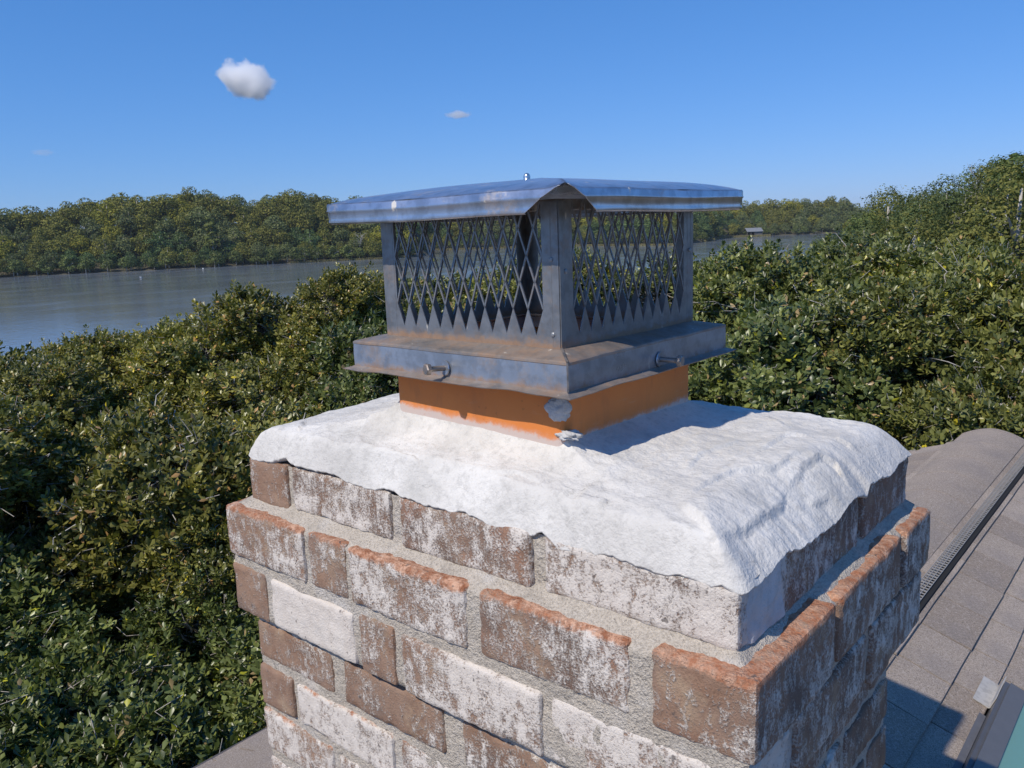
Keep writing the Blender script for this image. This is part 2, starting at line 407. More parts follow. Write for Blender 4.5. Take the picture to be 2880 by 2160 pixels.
def clump_leaves(R, nshoot, nleaf, L=.052, Wd=.0265):
    """rosette shoots on a lumpy shell: folded obovate leaves, 4 triangles each"""
    nb = 78; bc = rand_unit(nb); brad = .82 + .24 * rng.random(nb); bi = rng.integers(nb, size=nshoot)
    d = bc[bi] + rng.normal(size=(nshoot, 3)) * .155; d /= np.linalg.norm(d, axis=1)[:, None]; d[:, 2] = np.where(d[:, 2] < -.45, -d[:, 2], d[:, 2])
    lump = 1 + .24 * vnoise(d, 2.1, rng.random() * 50) + .13 * vnoise(d, 5.5, 9)
    rad = R * lump * brad[bi] * (.62 + .42 * rng.random(nshoot) ** .5)
    long_ = rng.random(nshoot) < .10; rad = np.where(long_, rad * (1.08 + .16 * rng.random(nshoot)), rad)
    c = d * rad[:, None] * np.array([1, 1, .82])
    ax = d * .75 + np.array([0, 0, .65]) + .45 * rng.normal(size=d.shape); ax /= np.linalg.norm(ax, axis=1)[:, None]
    u, w_ = frame_from(ax)
    n = nshoot * nleaf
    si = np.repeat(np.arange(nshoot), nleaf); kk = np.tile(np.arange(nleaf), nshoot)
    th = kk * 2.4 + rng.random(n) * .7
    open_ = .45 + .95 * (1 - kk / nleaf) + rng.normal(size=n) * .18
    out_ = u[si] * np.cos(th)[:, None] + w_[si] * np.sin(th)[:, None]
    ld_ = ax[si] * np.cos(open_)[:, None] + out_ * np.sin(open_)[:, None]
    sd = np.cross(ax[si], out_); sd /= np.linalg.norm(sd, axis=1)[:, None]
    nn = np.cross(ld_, sd)
    base = c[si] + ax[si] * ((kk / nleaf - .7) * .055)[:, None]
    l = L * (.65 + .6 * rng.random(n)); wd = Wd * (.75 + .5 * rng.random(n)); curl = rng.normal(size=n) * .10
    P0 = base
    m = base + ld_ * (l * .66)[:, None]
    side = sd * (wd * .5)[:, None]; dn = nn * (wd * .16)[:, None]
    P1 = m - side - dn; P2 = m + side - dn; Pm = m + nn * 0
    P3 = base + ld_ * l[:, None] + nn * (curl * l)[:, None]
    Vv = np.stack([P0, P1, Pm, P2, P3], 1).reshape(-1, 3)
    b = np.arange(n) * 5
    F = np.concatenate([np.stack([b, b + 2, b + 1], 1), np.stack([b, b + 3, b + 2], 1), np.stack([b + 1, b + 2, b + 4], 1), np.stack([b + 2, b + 3, b + 4], 1)], 0)
    sh = .30 + .30 * vnoise(c, 3.0 / R, 5) + .15 * rng.normal(size=nshoot)
    t = np.clip(sh[si] + .12 * rng.normal(size=n), 0, .86)
    odd = rng.random(n); t = np.where(odd < .045, .93, t); t = np.where(odd < .008, 1.0, t); t = np.where(odd > .972, .975, t)
    return Vv, F, np.concatenate([t] * 4), c

def twig_tubes(R, n, centres, r0=.0055):
    """thin crooked grey twigs from the clump's inside to its shoots, 3-sided"""
    V = []; F = []
    for _ in range(n):
        tgt = centres[rng.integers(len(centres))]
        p = tgt * (.25 + .25 * rng.random()) + rng.normal(size=3) * .05 * R; pts = [p]
        steps = 5
        for s_ in range(1, steps + 1):
            q = p + (tgt * (1.03 if rng.random() > .25 else 1.08) - p) * s_ / steps + rng.normal(size=3) * .035
            pts.append(q)
        pts = np.array(pts); rr = np.linspace(r0 * (1 + rng.random()), r0 * .35, steps + 1)
        base = len(V)
        for k_, q in enumerate(pts):
            t = pts[min(k_ + 1, steps)] - pts[max(k_ - 1, 0)]; t /= np.linalg.norm(t) + 1e-9
            u = np.cross(t, [.3, .5, .8]); u /= np.linalg.norm(u) + 1e-9; w_ = np.cross(t, u)
            for j in range(3):
                a_ = j * 2.094; V.append(q + rr[k_] * (u * math.cos(a_) + w_ * math.sin(a_)))
        for k_ in range(steps):
            for j in range(3):
                a_, b_ = base + k_ * 3 + j, base + k_ * 3 + (j + 1) % 3
                F.append((a_, b_, b_ + 3)); F.append((a_, b_ + 3, a_ + 3))
    return np.array(V), np.array(F)

NEARLEAF = mat_leaf('glossy_evergreen_leaf', (.056, .078, .024), (.240, .262, .085), ((.28, .29, .08), (.42, .28, .15), (.55, .50, .05)), .36, .5, .16)
FARLEAF = mat_leaf('far_foliage', (.055, .080, .032), (.185, .205, .072), ((.23, .23, .085), (.23, .20, .09), (.26, .22, .10)), .7, .2, .15)
TWIG = mat_bark('grey_lichen_twig', (.34, .31, .28), (.62, .59, .54)); BARK = mat_bark('oak_bark', (.09, .08, .07), (.24, .22, .20))
DEAD = mat_bark('bleached_dead_wood', (.30, .28, .26), (.50, .48, .45))

leaf_meshes, twig_meshes = [], []
for i in range(6):
    Vv, F, t, c = clump_leaves(1.0 * .68, 2100, 9)
    leaf_meshes.append(mesh_np('foliage_clump', Vv, F, tint=t)); leaf_meshes[-1].materials.append(NEARLEAF)
    tv, tf = twig_tubes(.68, 360, c)
    twig_meshes.append(mesh_np('twig_clump', tv, tf)); twig_meshes[-1].materials.append(TWIG)

# canopy of the near trees: lumps set along the measured skyline of the canopy, each at its own distance
tl = np.array([(-900, 1120), (-500, 1050), (0, 985), (90, 950), (195, 905), (390, 892), (500, 868), (570, 842), (700, 800), (770, 782), (830, 765), (960, 748), (1080, 765), (1250, 745), (1500, 715), (1700, 705),
      (1900, 705), (1960, 700), (2090, 700), (2200, 702), (2330, 668), (2410, 652), (2480, 648), (2600, 628), (2750, 640), (2880, 680), (3400, 640), (3900, 640)], float)
vtop = lambda u: float(np.interp(u, tl[:, 0], tl[:, 1]))
def Dist(u, v):
    vt = vtop(u); vb = 2250 if u < 1100 else 1300
    t = min(1.15, max(0, (v - vt) / (vb - vt)))
    if u < 1100: return 9.0 - 4.1 * t ** .8
    return 9.2 - 4.0 * t ** .8
lumps = []
def blocked(p, R):
    # keep clear of the house (roof, walls and the space over the roof)
    return (p[0] > -2.35 - R * .85) and (p[1] < 3.95 + R * .8) 
for layer in range(2):
    u = -1000
    while u < 3900:
        vt = vtop(u); v = vt; vb = 2650 if u < 1200 else 1500
        first = True
        while v < vb:
            uu = u + rng.normal() * 55; R = .50 + .34 * rng.random()
            dd = Dist(uu, v) * (1 + .05 * rng.normal()) + (1.1 if layer else 0)
            rp = R * FPX / dd
            vv = (vtop(uu) + rp * (float(np.interp(uu, [0, 300, 800, 1200, 1900, 2300, 2500, 3000], [1.35, 1.15, .88, .85, .88, .92, 1.15, 1.5])) if not layer else 1.9) + abs(rng.normal()) * 12) if first else v + rp * .5 + rng.normal() * 25
            p = CAM + ray(uu, vv) * dd
            hole = any(((uu - hu) / ru) ** 2 + ((vv - hv) / rv) ** 2 < 1 for hu, hv, ru, rv in ((300, 1560, 190, 130), (520, 2030, 210, 130), (110, 1820, 150, 110), (2480, 1110, 150, 80)))
            if not blocked(p, R) and not (hole and not layer): lumps.append((p, R, layer))
            step = (rp * 1.10 if not first else rp * 1.5) * (1 if not layer else 1.5)
            v += step; first = False
        u += 178 if not layer else 300
seeds = np.array([(-6.0, -2.6), (-7.6, -0.6), (-4.6, 0.2), (-6.6, 2.2), (-8.0, 4.2), (-4.4, 4.2), (-6.0, 6.4), (-2.9, 5.4), (-3.6, 8.0), (-0.9, 5.2), (-1.2, 8.2), (1.4, 5.6), (1.6, 8.4), (-4.0, -2.8)])
P = np.array([l[0] for l in lumps]); own = np.argmin(((P[:, None, :2] - seeds[None]) ** 2).sum(2), 1)
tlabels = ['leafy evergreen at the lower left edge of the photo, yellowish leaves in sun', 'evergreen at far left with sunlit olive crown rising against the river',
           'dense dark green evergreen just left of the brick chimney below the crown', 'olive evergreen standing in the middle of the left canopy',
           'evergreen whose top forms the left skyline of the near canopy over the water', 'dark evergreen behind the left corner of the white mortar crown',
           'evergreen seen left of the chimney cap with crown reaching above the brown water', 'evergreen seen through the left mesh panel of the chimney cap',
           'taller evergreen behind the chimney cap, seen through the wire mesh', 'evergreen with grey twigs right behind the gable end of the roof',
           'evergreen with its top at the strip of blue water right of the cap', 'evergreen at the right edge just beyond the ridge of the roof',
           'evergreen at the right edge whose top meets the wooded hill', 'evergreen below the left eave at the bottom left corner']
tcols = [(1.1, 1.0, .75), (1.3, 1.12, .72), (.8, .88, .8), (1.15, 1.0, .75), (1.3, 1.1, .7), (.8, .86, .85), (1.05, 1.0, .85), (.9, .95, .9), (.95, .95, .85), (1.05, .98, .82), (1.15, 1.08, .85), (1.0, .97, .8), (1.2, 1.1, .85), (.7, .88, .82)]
for ti, s_ in enumerate(seeds):
    idx = [i for i in range(len(lumps)) if own[i] == ti]
    if not idx: continue
    pc = P[idx].mean(0); gz = -8.5
    tx, ty = pc[0], pc[1]
    if tx > -3.2 and ty < 4.6:
        if ty > 2.5: ty = 5.0
        else: tx = -3.3
    root = thing('evergreen_tree', tlabels[ti], 'tree', (tx, ty, gz), group='evergreen trees around the house')
    crotch = np.array([(pc[0] - tx) * .3, (pc[1] - ty) * .3, min(6.0, P[idx][:, 2].min() - gz - .9) - .2])
    mb = MB(); mid = crotch * .5 + np.array([.12, -.1, 0])
    mb.tube([(0, 0, -.3), (0.02, 0, .5), mid, crotch, crotch + np.array([.05, .05, .4])], [.30, .20, .17, .13, .07], 9)
    obj('trunk', mb.mesh('trunk', True), BARK, root)
    lb = MB()
    for i in idx:
        q = P[i] - np.array([tx, ty, gz]); a_ = crotch + rng.normal(size=3) * .03; mdp = (a_ + q) / 2 + rng.normal(size=3) * .14 + np.array([0, 0, -.15])
        lb.tube([a_, a_ * .6 + mdp * .4 + rng.normal(size=3) * .05, mdp, mdp * .5 + q * .5 + rng.normal(size=3) * .06, q], [.055, .045, .034, .024, .012], 5, False)
    obj('limbs', lb.mesh('limbs', True), BARK, root)
    for i in idx:
        R = lumps[i][1]; kx = rng.integers(6)
        sc_ = R / .68
        o = obj('foliage_clump', leaf_meshes[kx], None, root); o.location = (P[i] - np.array([tx, ty, gz])).tolist()
        rot = (rng.normal() * .18, rng.normal() * .18, rng.random() * 6.28); o.rotation_euler = rot
        sv = (sc_ * (.9 + .25 * rng.random()), sc_ * (.9 + .25 * rng.random()), sc_ * (.85 + .25 * rng.random())); o.scale = sv
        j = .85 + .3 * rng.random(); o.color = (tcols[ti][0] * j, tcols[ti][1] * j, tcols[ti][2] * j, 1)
        t_ = obj('twigs', twig_meshes[kx], None, root); t_.location = o.location; t_.rotation_euler = rot; t_.scale = sv

def far_tree_mesh(h, wr, n, size, kind='round'):
    """crown of many small folded leaf-clump faces on overlapping lobes, plus trunk"""
    lob = []
    if kind == 'pine':
        for k_ in range(16):
            z = h * (.42 + .58 * k_ / 15); rr = wr * (1 - .62 * (k_ / 15)) * (.5 + .5 * rng.random()); a_ = rng.random() * 6.28
            lob.append((np.array([math.cos(a_) * rr * .6, math.sin(a_) * rr * .6, z]), np.array([rr * .62, rr * .62, rr * .30])))
    else:
        for k_ in range(22 if kind != 'hill' else 15):
            a_ = rng.random() * 6.28; q = rng.random() ** .6; zz = h * (.18 + .66 * rng.random() * (1 - .35 * q)); r_ = wr * (.36 + .26 * rng.random())
            lob.append((np.array([math.cos(a_) * wr * .68 * q, math.sin(a_) * wr * .68 * q, zz]), np.array([r_, r_, r_ * .78])))
        lob.append((np.array([0, 0, h * .80]), np.array([wr * .5, wr * .5, h * .2])))
    li = rng.integers(len(lob), size=n); C_ = np.array([l[0] for l in lob])[li]; S_ = np.array([l[1] for l in lob])[li]
    d = rand_unit(n); d[:, 2] = np.where(rng.random(n) < .6, np.abs(d[:, 2]), d[:, 2])
    bumpy = 1 + (.22 if kind != 'hill' else .34) * vnoise(d + li[:, None] * 3.1, 3.0)
    p = C_ + d * S_ * (bumpy * (.80 + .28 * rng.random(n)))[:, None]
    nn = d + (.55 if kind != 'hill' else .32) * rng.normal(size=(n, 3)); nn /= np.linalg.norm(nn, axis=1)[:, None]
    u, w_ = frame_from(nn); th = rng.random(n) * 6.28
    a_ = u * np.cos(th)[:, None] + w_ * np.sin(th)[:, None]; b_ = np.cross(nn, a_)
    s_ = size * (.55 + .8 * rng.random(n))
    V0 = p + a_ * s_[:, None]; V1 = p + b_ * (s_ * .5)[:, None] - nn * (s_ * .12)[:, None]; V2 = p - a_ * (s_ * .8)[:, None]; V3 = p - b_ * (s_ * .5)[:, None] - nn * (s_ * .12)[:, None]
    Vv = np.stack([V0, V1, V2, V3], 1).reshape(-1, 3); i0 = np.arange(n) * 4
    F = np.concatenate([np.stack([i0, i0 + 1, i0 + 2], 1), np.stack([i0, i0 + 2, i0 + 3], 1)], 0)
    t = np.clip(.38 + .22 * rng.normal(size=n) + .25 * vnoise(p, 1.2 / size * .25), 0, .99); t = np.concatenate([t, t])
    mb = MB(); mb.tube([(0, 0, -2.0), (0, 0, h * .25), (.1, .1, h * .55), (.05, 0, h * .85)], [wr * .07, wr * .055, wr * .04, wr * .012], 5)
    for k_ in range(7):
        a2 = rng.random() * 6.28; z0 = h * (.25 + .3 * rng.random()); mb.tube([(.03, .03, z0), (math.cos(a2) * wr * .35, math.sin(a2) * wr * .35, z0 + h * .13), (math.cos(a2) * wr * .6, math.sin(a2) * wr * .6, z0 + h * .2)], [wr * .03, wr * .02, wr * .008], 4, False)
    tv = np.array(mb.v); tf = []
    for f in mb.f:
        for q in range(1, len(f) - 1): tf.append((f[0], f[q], f[q + 1]))
    nv = len(Vv); F2 = np.concatenate([F, np.array(tf) + nv], 0)
    me = mesh_np('far_tree', np.concatenate([Vv, tv], 0), F2, tint=np.concatenate([t, np.full(len(tf), .1)]))
    me.materials.append(FARLEAF); me.materials.append(TWIG)
    mi = np.zeros(len(F2), dtype=np.int32); mi[len(F):] = 1; me.polygons.foreach_set('material_index', mi)
    return me
far_meshes = [far_tree_mesh(10.5, 4.9, 4200, .36) for _ in range(6)]
pine_mesh = far_tree_mesh(13.5, 3.6, 2600, .34, 'pine')
shrub_mesh = far_tree_mesh(4.5, 2.6, 1300, .26)
hill_meshes = [far_tree_mesh(9.0, 3.7, 17000, .115, 'hill') for _ in range(5)]
hill_pine = far_tree_mesh(11.0, 2.8, 20000, .085, 'pine')

kinds = [('dark', (.72, .92, .85), 'dark green tree standing in the wood on the bank across the water'),
         ('olive', (1.25, 1.08, .62), 'olive green tree standing in the wood on the bank across the water'),
         ('yellow', (1.75, 1.45, .55), 'yellowish autumn tree standing in the wood on the bank across the water'),
         ('grey', (1.05, 1.05, 1.05), 'grey green tree standing in the wood on the bank across the water')]
nfar = 0
def bank_tree(a, r, zg, me, colr, label, group, name='bank_tree', sc_=1.0):
    o = obj(name, me); ar = math.radians(a); o.location = (r * math.sin(ar), r * math.cos(ar), zg)
    o.rotation_euler = (0, 0, rng.random() * 6.28); s_ = sc_ * (.85 + .3 * rng.random()); o.scale = (s_ * (.9 + .3 * rng.random()), s_ * (.9 + .3 * rng.random()), s_)
    j = .85 + .3 * rng.random(); o.color = (colr[0] * j, colr[1] * j, colr[2] * j, 1)
    return tag(o, label, 'tree', group)
for row in range(5):
    a = -84.0
    while a < -17.8:
        rf = r_far(a); r = rf + 5 + row * 8.5 + rng.normal() * 1.5
        nb = vnoise(np.array([a * .35, row * .7, 0.0]), 1.0)
        kk = 0 if nb < -.05 else (1 if nb < .32 else 3)
        if rng.random() < .12: kk = 3
        if row >= 3 and rng.random() < .6: kk = 1
        if rng.random() < .07: kk = 2
        zg = ground_z(a, r)
        me = far_meshes[rng.integers(6)]
        sc_ = [.62, .85, .95, 1.0, 1.0][row]
        bank_tree(a, r, zg, me, kinds[kk][1], kinds[kk][2], kinds[kk][0] + ' trees on the far bank', sc_=sc_); nfar += 1
        a += math.degrees(5.6 / r) * (.8 + .4 * rng.random()) * (1.0 if r < 340 else 1.2)
for row, (dr, n_) in enumerate(((1.2, 74),)):
    for i in range(n_):
        a = -83 + 65 * (i + rng.random()) / n_; r = r_far(a) + dr + 2.5 * rng.random()
        bank_tree(a, r, max(-9.0, ground_z(a, r)), shrub_mesh, (.95, 1.0, .8), 'low waterside shrub at the foot of the wood across the water', 'shrubs along the far shore', 'shore_shrub')
# nearer wooded hill on the right
hk = [((.70, .80, .75), 'dark green tree standing on the wooded hill at the right'), ((.98, .88, .60), 'olive green tree standing on the wooded hill at the right'), ((.80, .92, .70), 'fresh green tree standing on the wooded hill at the right')]
for row, r0 in enumerate((60, 67, 74, 81, 88, 95, 103)):
    a = -19.5 + (5 if row < 2 else (2 if row < 4 else 0))
    while a < 12:
        r = r0 + rng.normal() * 2; kk = rng.integers(3)
        me = hill_meshes[rng.integers(5)]
        bank_tree(a, r, ground_z(a, r), me, hk[kk][0], hk[kk][1], ['dark', 'olive', 'fresh green'][kk] + ' trees on the right hill', 'hill_tree', 1.0)
        a += math.degrees(5.3 / r) * (.75 + .5 * rng.random())

d_ = ray(2850, 440); a_ = math.degrees(math.atan2(d_[0], d_[1])); h_ = .34 + 88 * d_[2] / math.hypot(d_[0], d_[1])
o_ = obj('pine_tree', hill_pine); o_.location = (88 * math.sin(math.radians(a_)), 88 * math.cos(math.radians(a_)), h_ - 9.6); o_.scale = (.95, .95, .88); o_.color = (.7, 1.05, 1.0, 1)
tag(o_, 'blue green pine whose top rises at the right edge of the hill skyline', 'tree')
def dead_tree(h, seed, spread=.5):
    r_ = random.Random(seed); mb = MB()
    def br(p, d, L, rad, lev):
        pts = [p]; q = p
        for k_ in range(4):
            d = d + np.array([r_.gauss(0, .12), r_.gauss(0, .12), r_.gauss(0, .08)]); d /= np.linalg.norm(d); q = q + d * L / 4; pts.append(q)
        mb.tube(pts, [rad * (1 - .16 * k_) for k_ in range(5)], 4, False)
        if lev:
            for k_ in range(5):
                pt = pts[r_.randint(1, 4)]; nd = d * .6 + np.array([r_.gauss(0, spread), r_.gauss(0, spread), r_.gauss(.25, .3)]); nd /= np.linalg.norm(nd)
                br(pt, nd, L * .55, rad * .5, lev - 1)
    br(np.array([0, 0, -1.]), np.array([0, 0, 1.]), h * .6, h * .018, 3)
    return mb.mesh('dead_tree')
def place_dead(u, r, topv, h, seed, label):
    d = ray(u, topv); a = math.degrees(math.atan2(d[0], d[1])); hz = 0.34 + r * d[2] / math.hypot(d[0], d[1])
    o = obj('dead_tree', dead_tree(h, seed), DEAD); o.location = (r * math.sin(math.radians(a)), r * math.cos(math.radians(a)), hz - h)
    tag(o, label, 'tree', 'bare dead trees')
place_dead(281, 303, 672, 8, 1, 'bare grey dead tree low on the far left bank above the shore')
place_dead(1005, 304, 640, 7, 2, 'bare pale dead trunk on the far bank left of the chimney cap')
place_dead(2715, 84, 468, 8, 3, 'bare grey tree on the right hill, leftmost of the bare crowns at the skyline')
place_dead(2800, 80, 448, 9, 4, 'bare whitish tree on the right hill skyline, middle of three')
place_dead(2860, 78, 462, 9, 5, 'bare whitish tree on the right hill at the right edge')
# single pine with a pale trunk on the left bank
d = ray(583, 590); a = math.degrees(math.atan2(d[0], d[1])); o = bank_tree(a, 302, -8.3, pine_mesh, (1.1, 1.1, .8), 'tall pine with bare pale trunk standing forward on the far left bank', None, 'pine_tree', 1.15)

# marsh grass along the shores
k = NM('dry_marsh_grass'); tt = k.attr('tint'); GRASS = k.set(Base_Color=k.ramp(tt, [(0, (.14, .115, .05)), (.5, (.24, .20, .09)), (1, (.17, .19, .06))]), Roughness=.9)
def reeds(name, a0, a1, n, depth, h, label, dr=-2.5):
    A = a0 + (a1 - a0) * rng.random(n); R_ = np.array([r_far(x) for x in A]) + dr + depth * rng.random(n)
    ar = np.radians(A); B = np.stack([R_ * np.sin(ar), R_ * np.cos(ar), np.full(n, WZ - .1)], 1)
    wd = .10; th = rng.random(n) * 6.28; hh = h * (.6 + .6 * rng.random(n)); s_ = np.stack([np.cos(th), np.sin(th), 0 * th], 1) * wd
    T = B + np.stack([rng.normal(size=n) * .15, rng.normal(size=n) * .15, hh], 1)
    Vv = np.stack([B - s_, B + s_, T], 1).reshape(-1, 3); F = np.arange(n * 3).reshape(-1, 3)
    o = obj(name, mesh_np(name, Vv, F, tint=rng.random(n)), GRASS); tag(o, label, 'grass', kind='stuff')
reeds('marsh_grass', -55.5, -47.5, 20000, 5, .8, 'tan marsh grass along the far shore left of the chimney cap', .5)
reeds('marsh_grass', -45.9, -29.4, 22000, 5, .9, 'tan marsh grass on the far shore seen through the mesh of the cap')
reeds('marsh_grass', -27.5, -23.2, 16000, 12, 1.0, 'light green marsh grass in front of the grey boathouse', -8)

# boathouse on the far right shore
d = ray(2118, 655); bz = WZ + .3; ab = math.degrees(math.atan2(d[0], d[1])); rb = 458
BW = mat_plain('grey_weathered_boards', (.17, .155, .14), .9, scale=2); BR = mat_plain('pale_grey_roof_sheet', (.20, .21, .22), .6, scale=1.5); BD = mat_plain('dark_boat_bay', (.03, .03, .03), .9)
bt = thing('boathouse', 'small grey boathouse with pale roof on the far right shore', 'boathouse', (rb * math.sin(math.radians(ab)), rb * math.cos(math.radians(ab)), bz), math.radians(-ab) + .45)
mb = MB(); mb.box(.2, 4.2, -2.2, 2.2, 0, 2.6); mb.add([(4.2, -2.2, 2.6), (4.2, 2.2, 2.6), (4.2, 0, 4.1), (.2, -2.2, 2.6), (.2, 2.2, 2.6), (.2, 0, 4.1)], [(0, 1, 2), (5, 4, 3)])
obj('wall', mb.mesh('wall'), BW, bt)
for sg in (-1, 1):
    mb = MB(); mb.add([(-4.6, sg * 2.7, 2.35), (4.5, sg * 2.7, 2.35), (4.5, 0, 4.25), (-4.6, 0, 4.25), (-4.6, sg * 2.7, 2.25), (4.5, sg * 2.7, 2.25), (4.5, 0, 4.12), (-4.6, 0, 4.12)],
                      [(0, 1, 2, 3), (7, 6, 5, 4), (0, 4, 5, 1), (3, 2, 6, 7), (0, 3, 7, 4), (1, 5, 6, 2)])
    obj('roof', mb.mesh('roof'), BR, bt)
for x in (-4.3, -2.2, -.1):
    for y in (-2.3, 2.3): obj('post', MB().box(x - .12, x + .12, y - .12, y + .12, -1.0, 2.5).mesh('post'), BW, bt)
obj('door', MB().box(-.1, .18, -1.7, 1.7, 0, 2.2).mesh('door'), BD, bt)
obj('window', MB().box(4.21, 4.26, -.7, .7, 1.0, 1.9).mesh('window'), BD, bt)
# white birds on the water
def bird(u, v, label):
    q = ray(u, v); t = (WZ - CAM[2]) / q[2]; p = CAM + q * t
    mb = MB(); mb.tube([(-.4, 0, .12), (-.2, 0, .22), (.1, 0, .22), (.3, 0, .12)], [.03, .15, .16, .05], 8); mb.tube([(.22, 0, .2), (.3, 0, .42), (.34, 0, .5), (.48, 0, .46)], [.06, .04, .06, .015], 6)
    o = obj('water_bird', mb.mesh('water_bird', True), mat_plain('white_feathers', (.75, .75, .73), .8)); o.location = p.tolist(); o.rotation_euler = (0, 0, rng.random() * 6); o.scale = (.85,) * 3
    tag(o, label, 'bird', 'white birds on the brown water')
bird(571, 757, 'white bird on the brown water nearer the far bank, right one of two')
bird(396, 782, 'white bird on the brown water, left one of two')

# ------------------------------------------------------------------ air
HZ_D = .00010
if HZ_D > 0:
    hm = NM('thin_air_haze'); hm.t.nodes.remove(hm.b); pv = hm.n('ShaderNodeVolumePrincipled'); pv.inputs['Color'].default_value = (.86, .93, 1.0, 1); pv.inputs['Density'].default_value = HZ_D; pv.inputs['Anisotropy'].default_value = .1
    hm.l(pv.outputs[0], hm.out.inputs['Volume'])
    tag(obj('haze', MB().box(-7000, 7000, -7000, 7000, -12.5, 60).mesh('haze'), hm.m), kind='stuff')
# ------------------------------------------------------------------ clouds
def cloud(name, u, v, dist, sx, sz, label, dens, seed, thr=.42, tilt=0.0, sharp=3.5):
    p = CAM + ray(u, v) * dist
    bpy_me = bpy.data.meshes.new('cloud'); import bmesh
    bm = bmesh.new(); bmesh.ops.create_icosphere(bm, subdivisions=3, radius=1.0); bm.to_mesh(bpy_me); bm.free()
    o = obj(name, bpy_me); o.location = p.tolist(); o.scale = (sx, sx * .8, sz); o.rotation_euler = (0, tilt, math.radians(-pix_dir(u, v)[0]))
    k = NM('cloud_vapour'); k.t.nodes.remove(k.b)
    co = k.coord(scale=(1, 1, sz / sx)); vm = k.n('ShaderNodeVectorMath', operation='ADD'); vm.inputs[1].default_value = (seed, seed * .7, 0); k.l(co, vm.inputs[0])
    n = k.noise(vm.outputs[0], 1.5, 7, .62)
    ln = k.n('ShaderNodeVectorMath', operation='LENGTH'); tc = k.coord(); k.l(tc, ln.inputs[0])
    z = k.sep(tc)[2]
    body = k.math('SUBTRACT', 1.0, ln.outputs['Value'])
    dn = k.math('ADD', k.math('MULTIPLY', body, 1.15), k.math('MULTIPLY', k.math('SUBTRACT', n, .5), 1.9))
    dn = k.math('MULTIPLY', k.math('SUBTRACT', dn, thr), sharp, clamp=True)
    dn = k.math('MULTIPLY', dn, dens)
    pv = k.n('ShaderNodeVolumePrincipled'); pv.inputs['Color'].default_value = (1, 1, 1, 1); pv.inputs['Anisotropy'].default_value = .2
    k.l(dn, pv.inputs['Density']); k.l(pv.outputs[0], k.out.inputs['Volume'])
    bpy_me.materials.append(k.m); tag(o, label, 'cloud')
    return o
cloud('cloud', 703, 224, 3000, 122, 78, 'largest white puffy cloud in the blue sky at upper left', .06, 3.0, .30, .35, 7.0)
cloud('cloud', 1290, 323, 3400, 62, 20, 'small flat wisp of cloud above the chimney cap', .03, 8.0, .22)
cloud('cloud', 119, 428, 3600, 52, 16, 'faint tiny cloud wisp low at the left edge of the sky', .006, 5.0, .22)

# ------------------------------------------------------------------ house roof
S = .4; XR, ZR = -.45, -.66
def zr(x): return -.72 - S * (x + .29)              # right slope
def zl(x): return -.72 + S * (x + .57)              # left slope
house = thing('house', 'house with grey brown asphalt shingle roof, ridge vent and skylight under the chimney', 'house', (0, 0, 0))
DECK = mat_plain('roof_underlay', (.07, .065, .06), .9); WALLM = mat_plain('painted_house_wall', (.42, .40, .36), .8, scale=3)
YG0, YG1 = -3.2, 3.66; XE = 3.2; XL = -2.07
mb = MB()
for (xa, za, xb, zb) in ((-.40, zr(-.40), XE, zr(XE)), (XL, zl(XL), -.46, zl(-.46))):
    mb.add([(xa, YG0, za - .10), (xb, YG0, zb - .10), (xb, YG1 - .02, zb - .10), (xa, YG1 - .02, za - .10), (xa, YG0, za - .012), (xb, YG0, zb - .012), (xb, YG1 - .02, zb - .012), (xa, YG1 - .02, za - .012)],
           [(0, 3, 2, 1), (4, 5, 6, 7), (0, 1, 5, 4), (1, 2, 6, 5), (2, 3, 7, 6), (3, 0, 4, 7)])
obj('roof_deck', mb.mesh('roof_deck'), DECK, house)
obj('wall', MB().box(XL + .25, XE - .25, YG0 + .2, YG1 - .25, -8.6, -2.35).mesh('wall'), WALLM, house)
for y, yy in ((YG1 - .25, YG1 - .33), (YG0 + .2, YG0 + .28)):
    mb = MB(); a_, b_ = min(y, yy), max(y, yy)
    q = [(XL + .25, -2.36), (XE - .25, -2.36), (XE - .25, zr(XE - .25) - .14), (-.43, -.80), (XL + .25, zl(XL + .25) - .14)]
    mb.add([(x, a_, z) for x, z in q] + [(x, b_, z) for x, z in q], [(0, 1, 2, 3, 4), (9, 8, 7, 6, 5)] + [(i, i + 5, (i + 1) % 5 + 5, (i + 1) % 5) for i in range(5)])
    obj('gable_wall', mb.mesh('gable_wall'), WALLM, house)
# skylight footprint (shingles stop at it)
SKX0, SKX1, SKY0, SKY1 = -.05, .85, .62, 1.545
def shingle_mesh(x0, x1, y0, y1, side, lift):
    """one shingle: a thin slab, butt edge down-slope, overlapping the row below; local to its centre"""
    zf = zr if side > 0 else zl
    th = .0055
    xu, xd = (x0, x1) if side > 0 else (x1, x0)       # up-slope / down-slope x
    cx, cy = (x0 + x1) / 2, (y0 + y1) / 2; cz = zf(cx)
    j = rng.normal() * .0008; g = .0024
    pts = []
    for (x, up) in ((xu, 1), (xd, 0)):
        zt = zf(x) + (.001 if up else th + .004 + lift)
        for y in (y0 + g, (y0 + y1) / 2, y1 - g):
            xx = x + (j if not up else 0) + (0 if up else rng.normal() * .0006)
            pts.append((xx - cx, y - cy, zt - cz + (0 if up else rng.normal() * .0006)))
    V = pts + [(x, y, z - th * (.9 if i > 2 else .5)) for i, (x, y, z) in enumerate(pts)]
    F = [(0, 3, 4, 1), (1, 4, 5, 2), (3, 9, 10, 4), (4, 10, 11, 5), (0, 6, 9, 3), (2, 5, 11, 8), (6, 7, 10, 9), (7, 8, 11, 10), (0, 1, 7, 6), (1, 2, 8, 7)]
    if side < 0: F = [tuple(reversed(f)) for f in F]
    return (V, F), (cx, cy, cz)
